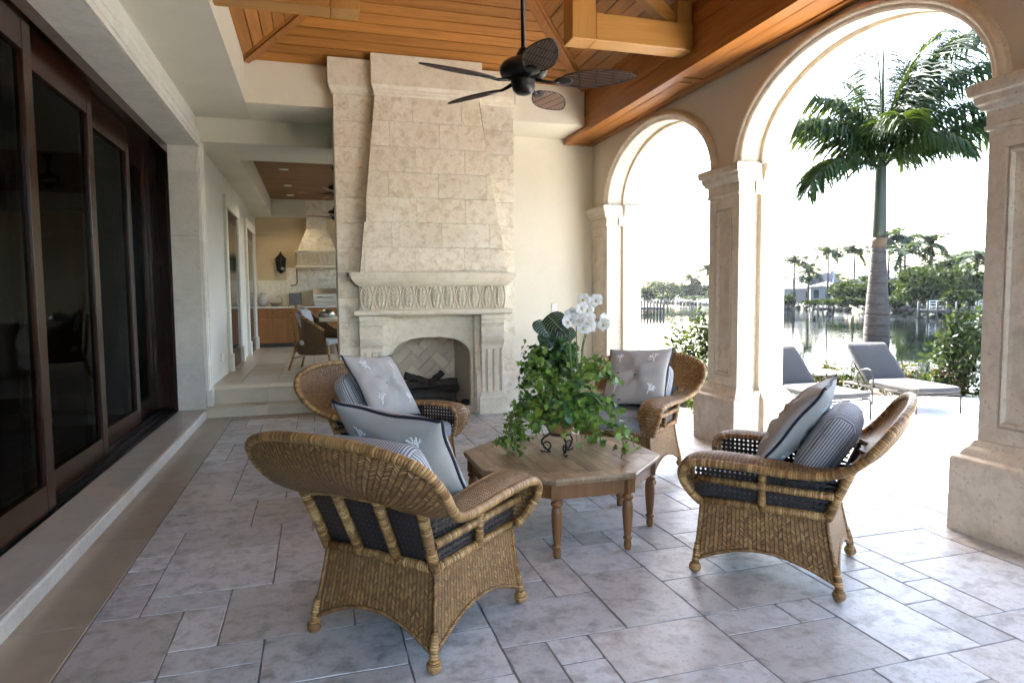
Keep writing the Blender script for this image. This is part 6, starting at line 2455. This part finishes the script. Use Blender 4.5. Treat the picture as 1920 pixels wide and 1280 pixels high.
for i in range(8):
    o = part('acanthus_leaf', None, None, hd_, me=leafme)
    o.location = Vector((-.36 + i * .115, 17.34, 2.50)) - hd_.location
    o.scale = (.65, 1, 1.05)
ln = root('wall_lantern', 'black iron wall lantern on the kitchen wall beside the hood', 'lantern', (-.84, 17.78, 2.22))
part('back_plate', MB().box(-.05, .05, .09, .118, .10, .40, .01), M['iron'], ln)
part('base', MB().lathe([(.03, -.04), (.06, .0), (.095, .02), (.10, .04)], 4), M['iron'], ln)
part('glass', MB().lathe([(.085, .042), (.115, .29)], 4, smooth=False), M['pane'], ln)
part('cage', MB().tube([(.09, 0, .04), (.122, 0, .30)], .008, 5).tube([(-.09, 0, .04), (-.122, 0, .30)], .008, 5).tube([(0, .09, .04), (0, .122, .30)], .008, 5).tube([(0, -.09, .04), (0, -.122, .30)], .008, 5), M['iron'], ln)
part('roof', MB().lathe([(.14, .292), (.145, .31), (.09, .38), (.04, .43), (.03, .45), (.012, .50)], 8), M['iron'], ln)
pp = part('gas_pipe', MB().tube([(-.46, 17.87, 2.30), (-.46, 17.87, 1.95), (-.50, 17.87, 1.88), (-.62, 17.87, 1.87)], .012, 6), M['twig'])
tag(pp, 'thin bent pipe running down from the range hood', 'pipe')

# dining chair and table in the kitchen
dc = root('dining_chair', 'brown wicker dining chair on the raised kitchen floor', 'chair', (-.02, 11.75, KZ), math.radians(-20))
n = 26
rows, uvs = [], []
for i in range(11):
    t = i / 10
    row, ur = [], []
    for j in range(n + 1):
        s = -1 + 2 * j / n
        a = s * 1.75
        top = .62 + .46 * (max(0.0, math.cos(a * .82)) ** 1.1)
        z = .40 + (top - .40) * t
        fl = 1 + .16 * t * max(0, math.cos(a))
        x, y = -.30 * math.cos(a) * fl + .03, .30 * math.sin(a) * (1 + .05 * t)
        if abs(s) > .62:
            x = x + (abs(s) - .62) * .42
        row.append((x, y, z)); ur.append((j * .042, z))
    rows.append(row); uvs.append(ur)
mb = MB().grid(rows, uvs)
mb.grid([[(p[0] + .022, p[1] * .95, p[2]) for p in r_] for r_ in rows], uvs, flip=True)
part('wicker_shell', mb, M['wicker_dark'], dc)
part('top_rim', MB().tube(rows[-1], .022, 8), M['wrap'], dc)
part('seat', soft_box(.50, .52, .10, .04, .01), M['stripe'], dc).location = (.05, 0, .46)
part('apron', MB().lathe([(.30, .26), (.31, .30), (.31, .42), (.29, .43)], 20), M['wicker_dark'], dc)
for x, y, ox, oy in ((-.26, -.24, -.12, -.05), (-.26, .24, -.12, .05), (.28, -.24, .06, -.03), (.28, .24, .06, .03)):
    part('leg', MB().tube([(x, y, .42), (x + ox * .5, y + oy * .5, .2), (x + ox, y + oy, .002)], [.024, .021, .018], 8), M['wrap'], dc)
for y in (-.12, .12):
    part('back_stave', MB().tube([(-.30, y, .30), (-.34, y * 1.05, .62), (-.375, y * 1.15, .98)], .017, 8), M['wrap'], dc)
part('stretcher', MB().tube([(-.31, -.26, .21), (-.31, .26, .21)], .012, 6), M['wrap'], dc)
pl_ = part('dining_cushion', soft_box(.12, .46, .42, .05, .02, stripe='y'), M['stripe'])
pl_.matrix_world = dc.matrix_world @ Matrix.Translation((-.02, 11.75, KZ)) @ Matrix.Rotation(math.radians(-20), 4, 'Z') @ Matrix.Translation((-.17, 0, .80)) @ Matrix.Rotation(-.30, 4, 'Y')
tag(pl_, 'striped cushion standing in the dining chair', 'cushion')
dt = root('dining_table', 'stone topped dining table beyond the dining chair', 'table', (1.15, 12.4, KZ))
part('table_top', MB().box(-1.12, 1.1, -.6, .6, .80, .86, .01), M['step'], dt)
part('pedestal', MB().lathe([(.32, .002), (.34, .05), (.16, .14), (.12, .4), (.18, .7), (.30, .80)], 16), M['step'], dt)
rc = root('serving_tray', 'stacked silver serving dish at the dining table edge', 'dish', (.16, 12.35, KZ + .861))
part('plate', MB().lathe([(.08, .001), (.16, .012), (.17, .02), (.03, .012)], 18), M['white'], rc)
part('cover', MB().lathe([(.15, .022), (.145, .07), (.10, .13), (.02, .155)], 18), M['steel'], rc)
part('knob', MB().ball((0, 0, .17), .016, 8, 6), M['steel'], rc)

# ================================================================== LOUNGERS
def lounger(hx, hy, ang, label, wheel=True):
    """hx,hy: middle of the hinge between seat and back; local y points to the foot"""
    a = math.radians(ang)
    f = Vector((math.cos(a), math.sin(a), 0)); s = Vector((-f.y, f.x, 0))
    W_, Ls = .64, .92
    base = Vector((hx, hy, 0))
    r = root('sun_lounger', label, 'sun lounger', (base.x, base.y, -.004), a - PI / 2, 'sun loungers on the deck')
    # local: y towards foot, x to the right of f  (= -s)
    z0 = .245
    for x in (-W_ / 2, W_ / 2):
        part('side_rail', MB().tube([(x, -.52, z0), (x, Ls - .03, z0)], .014, 8), M['iron_br'], r)
        part('foot_leg', MB().tube([(x, Ls - .10, z0), (x, Ls - .03, z0 - .005), (x, Ls - .015, z0 - .04), (x, Ls - .01, .002)], .012, 8), M['iron_br'], r)
        part('head_leg', MB().tube([(x, .10, z0 + .02), (x, .10, .002)], .012, 8), M['iron_br'], r)
        arm = [(x * 1.04, -.18, z0), (x * 1.08, -.20, z0 + .10), (x * 1.10, -.14, z0 + .20), (x * 1.10, .0, z0 + .245), (x * 1.10, .10, z0 + .23), (x * 1.08, .135, z0 + .15), (x * 1.04, .12, z0)]
        part('arm_loop', MB().tube(catmull(arm, 24), .011, 8), M['iron_br'], r)
        sc2 = [(x, .04 + .05 * math.cos(t * .6), z0 - .06 + .05 * math.sin(t * .6)) for t in range(11)]
        part('scroll', MB().tube(sc2, .008, 6), M['iron_br'], r)
        if wheel:
            cy, cz = -.42, .105
            w = part('wheel', MB().tube([(x * 1.02, cy + .10 * math.cos(t * PI / 12), cz + .10 * math.sin(t * PI / 12)) for t in range(25)], .011, 6), M['iron_br'], r)
            for q in range(3):
                t = q * PI / 3
                part('spoke', MB().tube([(x * 1.02, cy - .10 * math.cos(t), cz - .10 * math.sin(t)), (x * 1.02, cy + .10 * math.cos(t), cz + .10 * math.sin(t))], .006, 5), M['iron_br'], w)
            part('wheel_strut', MB().tube([(x * 1.02, cy, cz), (x, cy + .03, z0)], .010, 6), M['iron_br'], r)
    for y in (-.5, .1, .55, Ls - .03):
        part('cross_bar', MB().tube([(-W_ / 2, y, z0), (W_ / 2, y, z0)], .011, 6), M['iron_br'], r)
    part('stretcher', MB().tube([(-W_ / 2, Ls - .01, .07), (-W_ / 2, .5, .10), (-W_ / 2, .10, .07)], .008, 6), M['iron_br'], r)
    part('stretcher', MB().tube([(W_ / 2, Ls - .01, .07), (W_ / 2, .5, .10), (W_ / 2, .10, .07)], .008, 6), M['iron_br'], r)
    c = part('seat_pad', soft_box(W_ - .02, Ls + .02, .085, .035, .012), M['lounge'], r)
    c.location = (0, Ls / 2, z0 + .06)
    bl = .70
    tl = math.radians(46)
    p = Vector((0, -.02, z0 + .05))
    d = Vector((0, -math.cos(tl), math.sin(tl)))
    for x in (-W_ / 2 + .02, W_ / 2 - .02):
        part('back_rail', MB().tube([p + Vector((x, -.05, -.03)), p + Vector((x, -.05, -.03)) + d * bl], .012, 8), M['iron_br'], r)
    part('back_prop', MB().tube([p + d * .5 + Vector((.2, -.06, 0)), (.2, -.48, z0)], .009, 6), M['iron_br'], r)
    c = part('back_pad', soft_box(W_ - .02, bl, .085, .035, .012), M['lounge'], r)
    c.location = p + d * (bl / 2 + .01)
    c.rotation_euler = (-tl, 0, 0)
    return r


lounger(6.20, 7.40, -91, 'cushioned sun lounger half hidden behind the central pier')
lounger(7.72, 7.40, -98, 'cushioned sun lounger with raised back in front of the palm')
sd_ = root('side_table', 'small round white side table between the loungers', 'table', (6.98, 7.95, -.004))
part('top', MB().lathe([(.02, .40), (.25, .40), (.262, .41), (.262, .425), (.25, .432), (.02, .432)], 28), M['white'], sd_)
part('apron_ring', MB().tube([(.23 * math.cos(t * PI / 12), .23 * math.sin(t * PI / 12), .385) for t in range(25)], .009, 6), M['iron_br'], sd_)
for k in range(3):
    a = k * 2 * PI / 3
    part('leg', MB().tube([(.22 * math.cos(a), .22 * math.sin(a), .39), (.10 * math.cos(a), .10 * math.sin(a), .2), (.20 * math.cos(a), .20 * math.sin(a), .002)], .010, 7), M['iron_br'], sd_)

# ================================================================== AIR
hb = MB().box(-420, 520, -260, 760, -3.4, 14.5)
t_ = NT('haze_air')
pv = t_.n('ShaderNodeVolumePrincipled')
pv.inputs['Color'].default_value = (.92, .95, 1.0, 1.0)
pv.inputs['Density'].default_value = 0.00006
pv.inputs['Anisotropy'].default_value = 0.2
t_.t.links.new(pv.outputs[0], t_.out.inputs['Volume'])
hz_o = part('haze', hb, t_.mat)
hz_o['kind'] = 'stuff'
hz_o['label'] = 'thin pale haze over the lake'
hz_o['category'] = 'haze'
